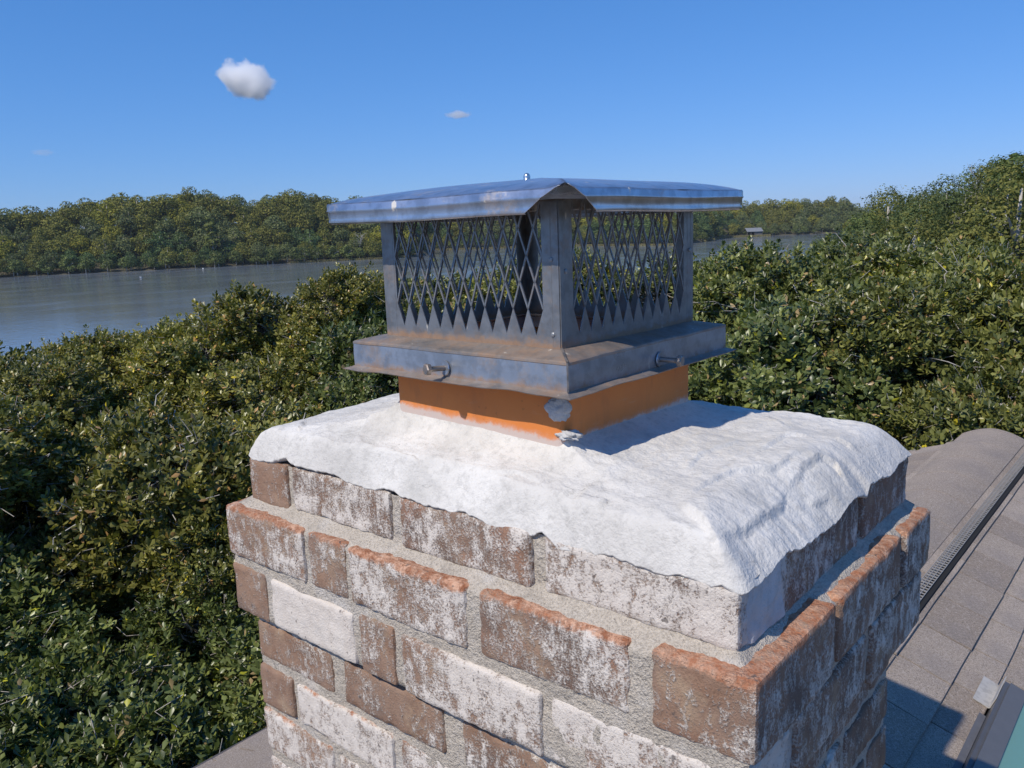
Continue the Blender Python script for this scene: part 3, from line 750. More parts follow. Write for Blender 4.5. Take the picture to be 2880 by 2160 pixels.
rows_r = [-.33, -.25, -.13, -.053]
while rows_r[-1] < XE - .1: rows_r.append(rows_r[-1] + .112)
stuff = MB(); nsh = 0
def in_sky(x0, x1, y0, y1): return x1 > SKX0 + .01 and x0 < SKX1 - .01 and y1 > SKY0 and y0 < SKY1
def in_chim(x0, x1, y0, y1): return x1 > -.70 and x0 < .0 and y1 > .0 and y0 < .45
for ri in range(len(rows_r) - 1):
    x0, x1 = rows_r[ri], rows_r[ri + 1]; y = YG0 + [.0, .087, .0, .11, .06][ri % 5] - .2
    ph = {1: 1.665, 2: 1.696}.get(ri)
    if ph is not None: y = ph - .205 * 25
    while y < YG1:
        ln = .205 if ph is not None else rng.choice([.17, .205, .24, .3])
        a_, b_ = max(y, YG0), min(y + ln, YG1); y += ln
        if b_ - a_ < .02: continue
        segs = [(a_, b_)]
        if x1 > SKX0 + .01 and x0 < SKX1 - .01:
            segs = [(p, q) for p, q in ((a_, min(b_, SKY0)), (max(a_, SKY1), b_)) if q - p > .015]
        for (p, q) in segs:
            (V, F), c = shingle_mesh(x0 - .004, x1, p, q, 1, abs(rng.normal()) * .0012)
            if x0 < 1.0 and p > .5 and nsh < 250:
                m_ = bpy.data.meshes.new('shingle'); m_.from_pydata(V, [], F); m_.update(); obj('shingle', m_, SHINGLE, house, c); nsh += 1
            else: stuff.add([(v[0] + c[0], v[1] + c[1], v[2] + c[2]) for v in V], F)
xl = -.53; ri = 0
while xl > XL + .02:
    x1, x0 = xl, max(xl - .115, XL); xl -= .115; y = YG0 - .2 * rng.random(); ri += 1
    while y < YG1:
        ln = rng.choice([.17, .205, .24, .3]); a_, b_ = max(y, YG0), min(y + ln, YG1); y += ln
        if b_ - a_ < .02: continue
        (V, F), c = shingle_mesh(x0, x1 + .004, a_, b_, -1, abs(rng.normal()) * .0012)
        if a_ > 2.5 and x1 > -1.0 and nsh < 298:
            m_ = bpy.data.meshes.new('shingle'); m_.from_pydata(V, [], F); m_.update(); obj('shingle', m_, SHINGLE, house, c); nsh += 1
        else: stuff.add([(v[0] + c[0], v[1] + c[1], v[2] + c[2]) for v in V], F)
o = obj('shingle_field', stuff.mesh('shingle_field'), SHINGLE, house); o['kind'] = 'stuff'
# ridge cap: overlapping curved caps on the vent
y = .47; capi = 0
def cap_piece(y0, y1, lift):
    mb = MB(); V = []; n = 26
    for (yy, lf) in ((y0, lift + .0012), (y1, lift)):
        for i in range(n + 1):
            t = i / n * 2 - 1; x = XR + (-.01) + t * .132; z = ZR - .040 * abs(t) ** 1.8 + lf + .0012 * math.sin(yy * 2.3)
            V.append((x, yy, z))
    V += [(v[0], v[1], v[2] - .006) for v in V]
    m = n + 1; F = []
    for i in range(n):
        F += [(i, i + 1, m + i + 1, m + i), (2 * m + i + 1, 2 * m + i, 3 * m + i, 3 * m + i + 1), (i + 1, i, 2 * m + i, 2 * m + i + 1), (m + i, m + i + 1, 3 * m + i + 1, 3 * m + i)]
    F += [(0, m, 3 * m, 2 * m), (m - 1, 2 * m + m - 1, 3 * m + m - 1, 2 * m - 1)]
    V[2 * m:] = [(v[0], v[1], v[2] + .003) for v in V[2 * m:]]
    return mb.add(V, F).mesh('ridge_cap_shingle', False)
for (ya, yb) in ((.49, 3.7), (YG0, -.03)):
    yy = ya
    while yy < yb:
        obj('ridge_cap_shingle', cap_piece(yy, min(yy + .270, yb), 0.0), CAPSH, house); yy += .265 - .0; capi += 1
# ridge vent grille beside the caps: ribs and long rails
GR = mat_plain('white_plastic_grille', (.30, .285, .265), .6, n=.3, scale=90)
xi, zi, xo, zo = -.306, -.7050, -.276, -.7120
mb = MB()
for q in range(4):
    f = q / 3; mb.bar((xi + (xo - xi) * f, .49, zi + (zo - zi) * f + .003), (xi + (xo - xi) * f, 3.66, zi + (zo - zi) * f + .003), .0016, .0026, (1, 0, 0))
yy = .50; q = 0
while yy < 3.65:
    mb.bar((xi, yy, zi + .002), (xo, yy + .006, zo + .002), 0.0026 if q % 3 else .0055, .003, (0, 1, 0)); yy += .019; q += 1
o = obj('vent_grille', mb.mesh('vent_grille'), GR, house); o['kind'] = 'stuff'
for (a_, b_, z0_, z1_) in ((-.345, -.335, -.735, -.704), (-.586, -.576, -.735, -.704)):
    obj('vent_body', MB().box(a_, b_, .49, 3.66, z0_, z1_).mesh('vent_body'), DECK, house)
BLK = mat_plain('black_vent_shadow', (.012, .012, .012), .95)
obj('vent_shadow_strip', MB().box(-.334, -.263, .49, 3.66, -.7250, -.7145).mesh('vent_shadow_strip'), BLK, house)  # black strip painting the shadow below the grille and cap edge
obj('eave_trim', MB().box(XL - .025, XL - .002, YG0, YG1, zl(XL) - .14, zl(XL) - .002).mesh('eave_trim'), mat_plain('brown_drip_edge', (.10, .085, .075), .5), house)

# skylight, laid in the slope frame (origin at its upper left corner)
sk = bpy.data.objects.new('skylight', None); COL.objects.link(sk); sk.parent = house
sk.location = (SKX0, SKY1, zr(SKX0)); sk.rotation_euler = (0, math.atan(S), 0)
LW, LH = (SKX1 - SKX0) / math.cos(math.atan(S)), SKY1 - SKY0
DG = mat_plain('dark_grey_coated_aluminium', (.12, .12, .125), .4, .3, n=.12); LG = mat_plain('taupe_aluminium_sash', (.20, .19, .18), .45, .5, n=.1)
def frame_ring(x0, x1, y0, y1, wd, z0, z1):
    mb = MB(); mb.box(x0, x1, y1 - wd, y1, z0, z1); mb.box(x0, x1, y0, y0 + wd, z0, z1); mb.box(x0, x0 + wd, y0 + wd, y1 - wd, z0, z1); mb.box(x1 - wd, x1, y0 + wd, y1 - wd, z0, z1); return mb
obj('skylight_kerb', frame_ring(0, LW, -LH, 0, .022, -.05, .050).mesh('kerb'), DG, sk)
obj('skylight_sash', frame_ring(.010, LW - .010, -LH + .010, -.010, .038, .0505, .060).mesh('sash'), LG, sk)
gl = NM('tinted_skylight_glass'); gl.set(Base_Color=(.30, .55, .50), Roughness=.03, Specular_IOR_Level=.8)
tr = gl.n('ShaderNodeBsdfTransparent'); tr.inputs[0].default_value = (.55, .80, .74, 1); ms = gl.n('ShaderNodeMixShader'); ms.inputs[0].default_value = .55
gl.l(gl.b.outputs[0], ms.inputs[1]); gl.l(tr.outputs[0], ms.inputs[2]); gl.l(ms.outputs[0], gl.out.inputs[0])
obj('pane', MB().box(.0485, LW - .0485, -LH + .0485, -.0485, .0508, .0560).mesh('pane'), gl.m, sk)
BL = mat_plain('pale_green_blind', (.50, .58, .46), .8, n=.05)
for i in range(14):
    a_ = .06 + i * .062
    obj('blind_slat', MB().box(a_, a_ + .054, -LH + .05, -.05, -.02 - .004, -.02).mesh('blind_slat'), BL, sk)
scw = MB(); scw.tube([(0, 0, 0), (0, 0, .003)], [.006, .005], 8)
for p in ((.13, -.03), (.5, -.03), (.03, -.45)):
    o = obj('screw', scw.mesh('screw'), mat_plain('bright_screw', (.7, .7, .7), .3, .9), sk, (p[0], p[1], .060))
SHADOWM = mat_plain('dark_painted_shadow', (.16, .16, .17), .5, .3)
obj('side_shadow_strip', MB().box(-.016, -.001, -LH, -.125, .009, .012).mesh('side_shadow_strip'), SHADOWM, sk)  # dark strip added for the shadow along the skylight's left side
FLM = mat_metal('stained_flashing', .35, (.50, .48, .45), .7, metal=.1)
for i, y in enumerate((.028,)):
    mb = MB(); mb.box(-.040, -.001, y - .115, y + .005, .011, .013); mb.box(-.003, -.001, y - .115, y + .005, .011, .045)
    obj('step_flashing', mb.mesh('step_flashing'), FLM, sk)

# ------------------------------------------------------------------ brick chimney
ch = thing('brick_chimney', 'whitewashed brown brick chimney with white mortar crown and orange clay flue', 'chimney', (0, 0, 0))
def brick(x0, x1, y0, y1, z0, z1, hi=True, white=None, orange=0.0, tone=None, streak=0.0, wob=1.0):
    h = .0038 if hi else .03
    j = rng.normal(size=6) * .0012 * wob
    x0, x1, y0, y1, z0, z1 = x0 + j[0], x1 + j[1], y0 + j[2], y1 + j[3], z0 + j[4], z1 + j[5]
    c = np.array([(x0 + x1) / 2, (y0 + y1) / 2, (z0 + z1) / 2]); hx = np.array([(x1 - x0) / 2, (y1 - y0) / 2, (z1 - z0) / 2])
    Vs, Fs, n0 = [], [], 0
    for ax in range(3):
        a_, b_ = [i for i in range(3) if i != ax]
        na_, nb_ = max(2, int(2 * hx[a_] / h) + 1), max(2, int(2 * hx[b_] / h) + 1)
        g1, g2 = np.meshgrid(np.linspace(-hx[a_], hx[a_], na_), np.linspace(-hx[b_], hx[b_], nb_), indexing='ij')
        for sg in (-1, 1):
            P_ = np.zeros((na_ * nb_, 3)); P_[:, a_] = g1.ravel(); P_[:, b_] = g2.ravel(); P_[:, ax] = sg * hx[ax]
            i, j_ = np.meshgrid(np.arange(na_ - 1), np.arange(nb_ - 1), indexing='ij'); q = (i * nb_ + j_).ravel() + n0
            f = np.stack([q, q + nb_, q + nb_ + 1, q + 1], 1)
            flip = (sg < 0) ^ (ax == 1)
            Fs.append(f[:, ::-1] if flip else f); Vs.append(P_); n0 += len(P_)
    V_ = np.concatenate(Vs); F_ = np.concatenate(Fs)
    if hi:
        r = .0035 + .0025 * rng.random(); inner = np.clip(V_, -(hx - r), hx - r); dv = V_ - inner; L_ = np.linalg.norm(dv, axis=1)
        nrm = dv / (L_[:, None] + 1e-9); V2 = inner + nrm * r
        W_ = V2 + c; am = fbm(W_, 30, 3, 3.3) * .0011 + vnoise(W_, 160, 7) * .0006 + vnoise(W_, 320, 2) * .0004
        chip = np.clip(vnoise(W_, 42, 21.5) - .30, 0, 1) * (L_ > r * 1.02)        # chipped arrises
        V2 = V2 + nrm * (am - chip * .007)[:, None]
        V_ = V2
    me = mesh_np('brick', V_, F_, smooth=hi)
    o = obj('brick', me, BRICK, ch, c.tolist())
    o['white'] = float(white if white is not None else np.clip(.5 + .25 * rng.normal(), 0, 1)); o['orange'] = float(orange); o['streak'] = float(streak); o['tone'] = float(tone if tone is not None else rng.random())
    return o
MJ = .012
def course(z0, z1, X0, X1, Y0, Y1, Lcuts, Rcuts, corner, hi=True, props=None, orange=0.0):
    """Lcuts: brick x-intervals on the front; Rcuts: y-intervals on the right. corner='L': the corner brick's length is on the front"""
    dp = .095
    props = props or {}
    for i, (a_, b_) in enumerate(Lcuts):
        if i: a_ -= .0022
        if i < len(Lcuts) - 1: b_ += .0022
        last = i == len(Lcuts) - 1; first = i == 0
        dep = dp if not (last and corner == 'R') else Rcuts[0][1] - Y0
        if first: dep = max(dep, .095)
        pr_ = dict(props.get(i, {})); pr_.setdefault('orange', orange)
        brick(a_, b_, Y0, Y0 + dep, z0, z1, hi, **pr_)
    for i, (a_, b_) in enumerate(Rcuts):
        if i == 0: continue
        brick(X1 - dp, X1, a_, b_, z0, z1, hi, orange=orange, white=.36 + .2 * rng.random(), tone=.1 + .3 * rng.random())
    # back and left faces, out of the photograph's sight
    x = X0
    while x < X1 - dp - .05:
        e = min(x + .195, X1 - dp - MJ); brick(x, e, Y1 - dp, Y1, z0, z1, False); x = e + MJ
    y = Y0 + dp + MJ
    while y < Y1 - dp - .04:
        e = min(y + .195, Y1 - dp - MJ); brick(X0, X0 + dp, y, e, z0, z1, False); y = e + MJ
# course 1 (recessed, under the crown)
course(0.0, .0570, -.700, 0.0, 0.0, .462, [(-.700, -.615), (-.600, -.418), (-.398, -.213), (-.193, .0)], [(0, .012), (.093, .283), (.300, .462)], 'L',
       props={0: dict(white=.38, tone=.45), 1: dict(white=.62, tone=.3), 2: dict(white=.58, tone=.4, streak=.8), 3: dict(white=.74, tone=.5)})
# course 2, 3 (proud)
course(-.076, -.007, -.722, .027, -.027, .471, [(-.722, -.553), (-.541, -.475), (-.462, -.281), (-.260, -.087), (-.062, .027)], [(-.027, .142), (.162, .357), (.372, .471)], 'R', orange=1.0,
       props={0: dict(white=.56, tone=.7, streak=.5), 1: dict(white=.55, tone=.7, streak=.3), 2: dict(white=.60, tone=.35, streak=.3), 3: dict(white=.54, tone=.25, streak=.5), 4: dict(white=.50, tone=.5, streak=.5)})
course(-.157, -.089, -.722, .019, -.027, .469, [(-.722, -.646), (-.630, -.466), (-.452, -.395), (-.376, -.188), (-.172, .019)], [(-.027, .065), (.080, .272), (.288, .471)], 'L',
       props={0: dict(white=.34, tone=.5), 1: dict(white=.98, tone=.9), 2: dict(white=.42, tone=.6), 3: dict(white=.66, tone=.6), 4: dict(white=.75, tone=.8)})
XA, XB, YA, YB = -.697, -.006, -.016, .462
course(-.224, -.168, XA, XB, YA, YB, [(XA, -.532), (-.505, -.335), (-.305, -.110), (-.095, XB)], [(YA, .165), (.180, .375), (.390, YB)], 'R',
       props={0: dict(white=.45, tone=.35), 1: dict(white=.38, tone=.15), 2: dict(white=.42, tone=.3), 3: dict(white=.5)})
course(-.294, -.236, XA, XB, YA, YB, [(XA, -.620), (-.607, -.425), (-.405, -.212), (-.198, XB)], [(YA, .078), (.092, .285), (.300, YB)], 'L',
       props={0: dict(white=.30, tone=.2), 1: dict(white=.8, tone=.6, orange=.7), 2: dict(white=.7, tone=.6, orange=.8), 3: dict(white=.8)})
z = -.306; i = 0
while z > -1.25:
    lc = [[(XA, -.545), (-.530, -.335), (-.320, -.110), (-.095, XB)], [(XA, -.615), (-.600, -.405), (-.392, -.200), (-.186, XB)]][i % 2]
    rc = [[(YA, .165), (.180, .375), (.390, YB)], [(YA, .078), (.092, .285), (.300, YB)]][i % 2]
    course(z - .058, z, XA, XB, YA, YB, lc, rc, 'RL'[i % 2], hi=z > -.75, props={0: dict(white=.7, tone=.8, orange=.8 if i == 0 else 0)}); z -= .0705; i += 1

# mortar: one sheet round the stack, with joints, ledge wash and rough tooling
zs = [.0560, .053, .048, .040, .032, .024, .017, .012, .008, .004, .0, -.003, -.0055, -.0075, -.009, -.012, -.016, -.022, -.03, -.045, -.06, -.076, -.083, -.09, -.105, -.12, -.14, -.150, -.156, -.1585, -.160, -.162, -.165, -.170]
zs = np.array(zs); zs = np.concatenate([zs, np.arange(-.175, -1.30, -.006 * 1.0)])
def prof(z_, arr): xs, ys = zip(*arr); return np.interp(z_, xs[::-1], ys[::-1])
side = dict(  # outward position of the mortar face for each side by height
    L=[(.07, -.004), (.004, -.0035), (.0005, .0005), (-.002, .0060), (-.005, .0115), (-.0085, .0165), (-.011, .0235), (-.1575, .0235), (-.159, .012), (-.1605, .012), (-2, .012)],
    R=[(.07, -.004), (.004, -.0035), (.0005, .0005), (-.002, .0050), (-.005, .0095), (-.0085, .0145), (-.011, .0215), (-.080, .0225), (-.088, .0150), (-.1575, .0150), (-.159, -.010), (-.1605, -.010), (-2, -.010)],
    W=[(.07, -.004), (.004, -.003), (.0005, .0005), (-.002, .0065), (-.005, .0115), (-.0085, .0180), (-.011, .0185), (-.1575, .0185), (-.159, -.007), (-.1605, -.007), (-2, -.007)],
    B=[(.07, -.004), (.0, 0), (-.0085, .004), (-.1575, .005), (-.159, -.004), (-2, -.004)])
rings = []; st = .006
for z_ in zs:
    l_ = prof(z_, side['L']); r_ = prof(z_, side['R']); w__ = prof(z_, side['W']); b__ = prof(z_, side['B'])
    x0, x1, y0, y1 = -.700 - w__, 0 + r_, 0 - l_, .462 + b__
    n1, n2 = 126, 82
    t1 = np.linspace(0, 1, n1, endpoint=False); t2 = np.linspace(0, 1, n2, endpoint=False)
    px = np.concatenate([x0 + (x1 - x0) * t1, np.full(n2, x1), x1 - (x1 - x0) * t1, np.full(n2, x0)])
    py = np.concatenate([np.full(n1, y0), y0 + (y1 - y0) * t2, np.full(n1, y1), y1 - (y1 - y0) * t2])
    nx = np.concatenate([np.zeros(n1), np.ones(n2), np.zeros(n1), -np.ones(n2)]); ny = np.concatenate([-np.ones(n1), np.zeros(n2), np.ones(n1), np.zeros(n2)])
    W_ = np.stack([px, py, np.full(len(px), z_)], 1)
    dd = fbm(W_, 30, 3, 8) * .0017 + vnoise(W_, 150, 4) * .0011 + vnoise(W_, 330, 4) * .0006
    ledge = math.exp(-((z_ + .004) / .006) ** 2); dd = dd + ledge * fbm(W_, 16, 3, 1) * .0034
    zz = z_ + ledge * fbm(W_, 45, 2, 2) * .0025
    rings.append(np.stack([px + nx * dd, py + ny * dd, zz * np.ones(len(px))], 1))
Vm = np.concatenate(rings); nn_ = len(rings[0]); i_, j_ = np.meshgrid(np.arange(len(rings) - 1), np.arange(nn_), indexing='ij')
q0 = (i_ * nn_ + j_).ravel(); q1 = (i_ * nn_ + (j_ + 1) % nn_).ravel()
obj('mortar', mesh_np('mortar', Vm, np.stack([q0, q0 + nn_, q1 + nn_, q1], 1), True), MORTAR, ch)
# flashing skirt where the stack meets the roof
LEAD = mat_plain('lead_flashing', (.30, .30, .31), .5, .4)
obj('base_flashing', MB().box(.030, .036, -.02, .47, -1.0, -.78).mesh('base_flashing'), LEAD, ch)
obj('base_flashing', MB().box(-.70, .03, -.040, -.034, -1.0, -.72).mesh('base_flashing'), LEAD, ch)

# crown
FX0, FX1, FY0, FY1 = -.4725, -.2185, .068, .330
CX0, CX1, CY0, CY1 = -.7025, .0060, -.0022, .465
NS = 150
def side_pts(x0, x1, y0, y1):
    t = np.linspace(0, 1, NS, endpoint=False)
    return np.concatenate([np.stack([x0 + (x1 - x0) * t, np.full(NS, y0)], 1), np.stack([np.full(NS, x1), y0 + (y1 - y0) * t], 1),
                           np.stack([x1 - (x1 - x0) * t, np.full(NS, y1)], 1), np.stack([np.full(NS, x0), y1 - (y1 - y0) * t], 1)])
inn = side_pts(FX0 + .006, FX1 - .006, FY0 + .006, FY1 - .006); outp = side_pts(CX0, CX1, CY0, CY1)
cc = np.array([(CX0 + CX1) / 2, (CY0 + CY1) / 2]); hh = np.array([(CX1 - CX0) / 2, (CY1 - CY0) / 2]); rr_ = .011
dl = outp - cc; innr = np.clip(dl, -(hh - rr_), hh - rr_); ddv = dl - innr; LL = np.linalg.norm(ddv, axis=1)[:, None]
outp = cc + innr + ddv / np.maximum(LL, 1e-9) * rr_
s4 = np.arange(4 * NS) / NS            # 0..1 front, 1..2 right, 2..3 back, 3..4 left
def per(vals):                        # periodic piecewise-linear along the perimeter
    xs, ys = zip(*vals); return np.interp(s4, list(xs) + [4.0], list(ys) + [ys[0]])
zlow = per([(0, .054), (.10, .060), (.13, .068), (.15, .062), (.38, .060), (.415, .066), (.44, .060), (.55, .058), (.69, .056), (.715, .064), (.74, .053), (.85, .056), (.97, .052), (1.0, .046), (1.06, .048), (1.18, .058), (1.25, .052), (1.4, .050), (1.55, .058), (1.64, .052), (1.66, .066), (1.8, .060), (1.95, .058), (2.2, .055), (3, .055), (3.6, .055)])
wid = per([(0, .045), (.1, .034), (.5, .028), (.85, .034), (1.0, .045), (1.1, .07), (1.3, .075), (1.5, .065), (1.8, .045), (1.95, .055), (2.1, .06), (3, .06), (3.8, .05)])
ztop = per([(0, .094), (.5, .096), (.9, .090), (1.0, .090), (1.1, .100), (1.5, .100), (1.9, .094), (2.0, .092), (2.3, .100), (2.6, .102), (3, .100), (3.5, .104)])
zin = per([(0, .148), (.5, .142), (1, .134), (1.5, .132), (2, .128), (2.5, .135), (3, .14), (3.5, .146)])
p3 = np.stack([outp[:, 0], outp[:, 1], np.full(len(outp), .05)], 1)
zlow = zlow + fbm(p3, 40, 3, 5) * .0012 + vnoise(p3, 110, 6) * .0022 + vnoise(p3, 260, 6) * .0016
ts = 1 - (1 - np.linspace(0, 1, 110)) ** 1.35
R_ = []
gap = np.linalg.norm(outp - inn, axis=1)
for t in ts:
    xy = inn + (outp - inn) * t; e = (1 - t) * gap
    zt = ztop + (zin - ztop) * (.42 * (1 - t) + .58 * math.exp(-t / .16))
    k_ = 1 - (1 - np.clip(e / wid, 0, 1)) ** 1.8
    z_ = zlow + (zt - zlow) * k_
    R_.append(np.stack([xy[:, 0], xy[:, 1], z_], 1))
Vc = np.concatenate(R_)
# uneven hand-trowelled surface
q2 = Vc.copy(); q2[:, 2] *= .6
amp = np.repeat(np.clip(np.linspace(0, 1, len(ts)) * 6, 0.15, 1), len(inn))
warp = np.stack([q2[:, 0] + .03 * vnoise(q2, 9, 3), q2[:, 1] + .03 * vnoise(q2, 9, 8), q2[:, 2]], 1)
rdg = np.clip(1 - np.abs(vnoise(warp * np.array([1, 1.6, 1]), 9.5, 12)) * 5.5, 0, 1) ** 2 * np.clip(fbm(q2, 6, 2, 30) * 2.0 - .05, 0, 1)
edge_i = np.clip((.13 - np.minimum.reduce([Vc[:, 0] - CX0, CX1 - Vc[:, 0], Vc[:, 1] - CY0, CY1 - Vc[:, 1]])) / .13, 0, 1)
rightness = np.clip((Vc[:, 0] + .26) / .2, 0, 1)
crs = (1 - np.abs(vnoise(warp, 15, 31)) * 2) 
lum = fbm(q2, 9, 2, 2) * (.0018 + .0035 * edge_i * (.3 + .7 * rightness)) + crs * .0009 * (.3 + .7 * np.maximum(edge_i, rightness)) + rdg * .0045 * (.3 + .7 * np.maximum(edge_i, rightness)) + fbm(q2, 60, 3, 9) * .0010 + vnoise(q2, 120, 1) * .0006 + vnoise(q2, 240, 1) * .0004
Vc[:, 2] += amp * lum
hor = edge_i ** 2 * amp
Vc[:, 0] += hor * fbm(q2, 24, 2, 40) * .0022 * (Vc[:, 0] > -.1); Vc[:, 1] += hor * fbm(q2, 24, 2, 44) * .0016 * (Vc[:, 1] < .04)
# trowel laps: each a sharp little step that fades out behind the stroke
laps = [([(-.028, .158), (-.031, .211), (-.031, .261), (-.020, .270), (.002, .251)], .0050), ([(-.009, .179), (-.005, .215), (.008, .228)], .0035),
        ([(-.072, .053), (-.069, .133), (-.048, .174), (-.042, .264)], .0032), ([(-.077, .210), (-.083, .298), (-.063, .319)], .0026), ([(-.077, .042), (-.049, .023), (-.024, .006), (.000, -.025)], .0045),
        ([(-.043, .327), (-.017, .331)], .003), ([(-.492, .005), (-.500, .029), (-.515, .057), (-.516, .075)], -.0032), ([(-.466, -.002), (-.459, .018)], .0022), ([(-.600, .010), (-.611, .030), (-.644, .055)], .0022),
        ([(-.507, .000), (-.534, .016)], .0022), ([(-.183, .010), (-.177, .025)], .0022), ([(-.165, .003), (-.169, .022), (-.168, .039)], -.0026), ([(-.130, .002), (-.137, .014), (-.138, .025)], .003),
        ([(-.024, .019), (-.018, .061), (-.022, .137), (-.025, .162)], .0050), ([(-.06, .40), (-.10, .43), (-.16, .425)], .003), ([(-.30, .010), (-.25, .03), (-.21, .02)], .002), ([(-.40, .36), (-.5, .40), (-.58, .36)], .003),
        ([(-.10, .10), (-.12, .17), (-.11, .24)], .0018), ([(-.09, .33), (-.13, .37), (-.20, .38)], .0022), ([(-.35, -.0), (-.39, .02), (-.43, .018)], .0016)]
wob_ = np.stack([vnoise(q2, 45, 61), vnoise(q2, 45, 77)], 1) * .0022 + np.stack([vnoise(q2, 130, 61), vnoise(q2, 130, 77)], 1) * .0008
XY = Vc[:, :2] + wob_
for pl, hgt in laps:
    best = np.full(len(XY), 9.0); sd_ = np.zeros(len(XY)); tt_ = np.zeros(len(XY)); n_s = len(pl) - 1
    for si_ in range(n_s):
        a_ = np.array(pl[si_]); b_ = np.array(pl[si_ + 1]); d_ = b_ - a_; L2 = d_ @ d_; t_ = np.clip(((XY - a_) @ d_) / L2, 0, 1)
        df = XY - (a_ + t_[:, None] * d_); ds = np.linalg.norm(df, axis=1); sg_ = (d_[0] * (XY[:, 1] - a_[1]) - d_[1] * (XY[:, 0] - a_[0])) / math.sqrt(L2)
        m_ = ds < best; best[m_] = ds[m_]; sd_[m_] = np.sign(sg_[m_]) * ds[m_]; tt_[m_] = (si_ + t_[m_]) / n_s
    fade = np.clip(np.minimum(tt_, 1 - tt_) * 5, 0, 1); s_in = sd_ * np.sign(hgt)
    Vc[:, 2] += amp * 1.35 * abs(hgt) * fade * np.where(s_in > 0, np.clip(s_in / .002, 0, 1) * np.exp(-s_in / .020), -.25 * np.exp(s_in / .006))
# tuck-under lip
lastr = Vc[-len(inn):]; cdir = outp - cc; tk1 = lastr.copy(); tk1[:, 2] -= .0018; tk1[:, :2] -= cdir * .004; tk2 = lastr.copy(); tk2[:, :2] -= cdir * .05
tk2[:, 2] -= .0005
Vc = np.concatenate([Vc, tk1, tk2]); nr_ = len(ts) + 2; nn_ = len(inn)
i_, j_ = np.meshgrid(np.arange(nr_ - 1), np.arange(nn_), indexing='ij'); q0 = (i_ * nn_ + j_).ravel(); q1 = (i_ * nn_ + (j_ + 1) % nn_).ravel()
obj('mortar_crown', mesh_np('mortar_crown', Vc, np.stack([q0, q0 + nn_, q1 + nn_, q1], 1), True), CROWN, ch)
# mortar smeared down the right face beside the corner brick
def sheet(name, fn, nu, nv, m, parent, smooth=True):
    u_, v_ = np.meshgrid(np.linspace(0, 1, nu), np.linspace(0, 1, nv), indexing='ij'); Vv = fn(u_.ravel(), v_.ravel())
    i_, j_ = np.meshgrid(np.arange(nu - 1), np.arange(nv - 1), indexing='ij'); q = (i_ * nv + j_).ravel()
    return obj(name, mesh_np(name, Vv, np.stack([q, q + nv, q + nv + 1, q + 1], 1), smooth), m, parent)
def smear(u, v):
    y = .017 + .073 * u - .006 * np.sin(v * 3); z_ = .002 + .056 * v
    P_ = np.stack([np.zeros_like(y), y, z_], 1); n_ = fbm(P_, 40, 3, 3) * .0018
    edge = np.minimum(np.minimum(u, 1 - u) * 12, 1)
    P_[:, 0] = -.004 + .0070 * edge ** .5 + n_; P_[:, 1] += vnoise(P_, 60, 4) * .004; return P_
sheet('mortar_smear', smear, 40, 30, mat_crown('grey_smeared_mortar', (.50, .49, .48), (.64, .63, .62)), ch)
# flue liner
fl = bpy.data.objects.new('flue_liner', None)
def rrect(x0, x1, y0, y1, r, n=6):
    P_ = []
    for (cx_, cy_, a0_) in ((x1 - r, y0 + r, -90), (x1 - r, y1 - r, 0), (x0 + r, y1 - r, 90), (x0 + r, y0 + r, 180)):
        for i in range(n + 1): a_ = math.radians(a0_ + 90 * i / n); P_.append((cx_ + r * math.cos(a_), cy_ + r * math.sin(a_)))
    return P_
o_ = rrect(FX0, FX1, FY0, FY1, .012); i2 = rrect(FX0 + .016, FX1 - .016, FY0 + .016, FY1 - .016, .008)
mb = MB(); n_ = len(o_); lv = [(.06, o_), (.205, o_), (.205, i2), (-.6, i2)]
V = [(x, y, z_) for z_, rr in lv for x, y in rr]; F = []
for k_ in range(3):
    for i in range(n_): j = (i + 1) % n_; F.append((k_ * n_ + i, k_ * n_ + j, (k_ + 1) * n_ + j, (k_ + 1) * n_ + i))
F.append(tuple(3 * n_ + i for i in range(n_)))
mb.add(V, F); flo = obj('flue_liner', mb.mesh('flue_liner'), CLAY, ch)
# mortar dab on the corner of the tile and crumbs at its foot
GREYM = mat_crown('grey_mortar_dab', (.42, .42, .42), (.60, .60, .60))
def blob(name, c, r3, seed, parent, m, sub=4, rough=.25):
    import bmesh
    bm = bmesh.new(); bmesh.ops.create_icosphere(bm, subdivisions=sub, radius=1.0)
    P_ = np.array([v.co[:] for v in bm.verts]); f_ = 1 + fbm(P_, 2.2, 4, seed) * rough
    P_ = P_ * f_[:, None] * np.array(r3)
    for v, p in zip(bm.verts, P_): v.co = p
    me = bpy.data.meshes.new(name); bm.to_mesh(me); bm.free(); me.polygons.foreach_set('use_smooth', np.ones(len(me.polygons), dtype=bool))
    return obj(name, me, m, parent, c)
o = blob('mortar_dab', (FX1 - .009, FY0 + .001, .1625), (.0125, .0026, .0125), 4.0, flo, GREYM); o.rotation_euler = (0, 0, .5)
o = blob('mortar_dab', (FX1 + .002, FY0 + .003, .137), (.013, .007, .005), 9.0, flo, GREYM, 4, .5)
for i in range(0):
    t = rng.random(); x = FX0 + (FX1 - FX0) * t; o = blob('mortar_crumb', (x, FY0 - .0015, .1465 - .010 * t + rng.normal() * .0010), (.010 + .012 * rng.random(), .0016, .0018 + .0014 * rng.random()), rng.random() * 60, flo, CROWN, 2, .6)
for i in range(0):
    t = rng.random(); y = FY0 + (FY1 - FY0) * t; o = blob('mortar_crumb', (FX1 + .0015, y, .1335 + rng.normal() * .0010), (.0016, .010 + .012 * rng.random(), .002), rng.random() * 60, flo, CROWN, 2, .6)

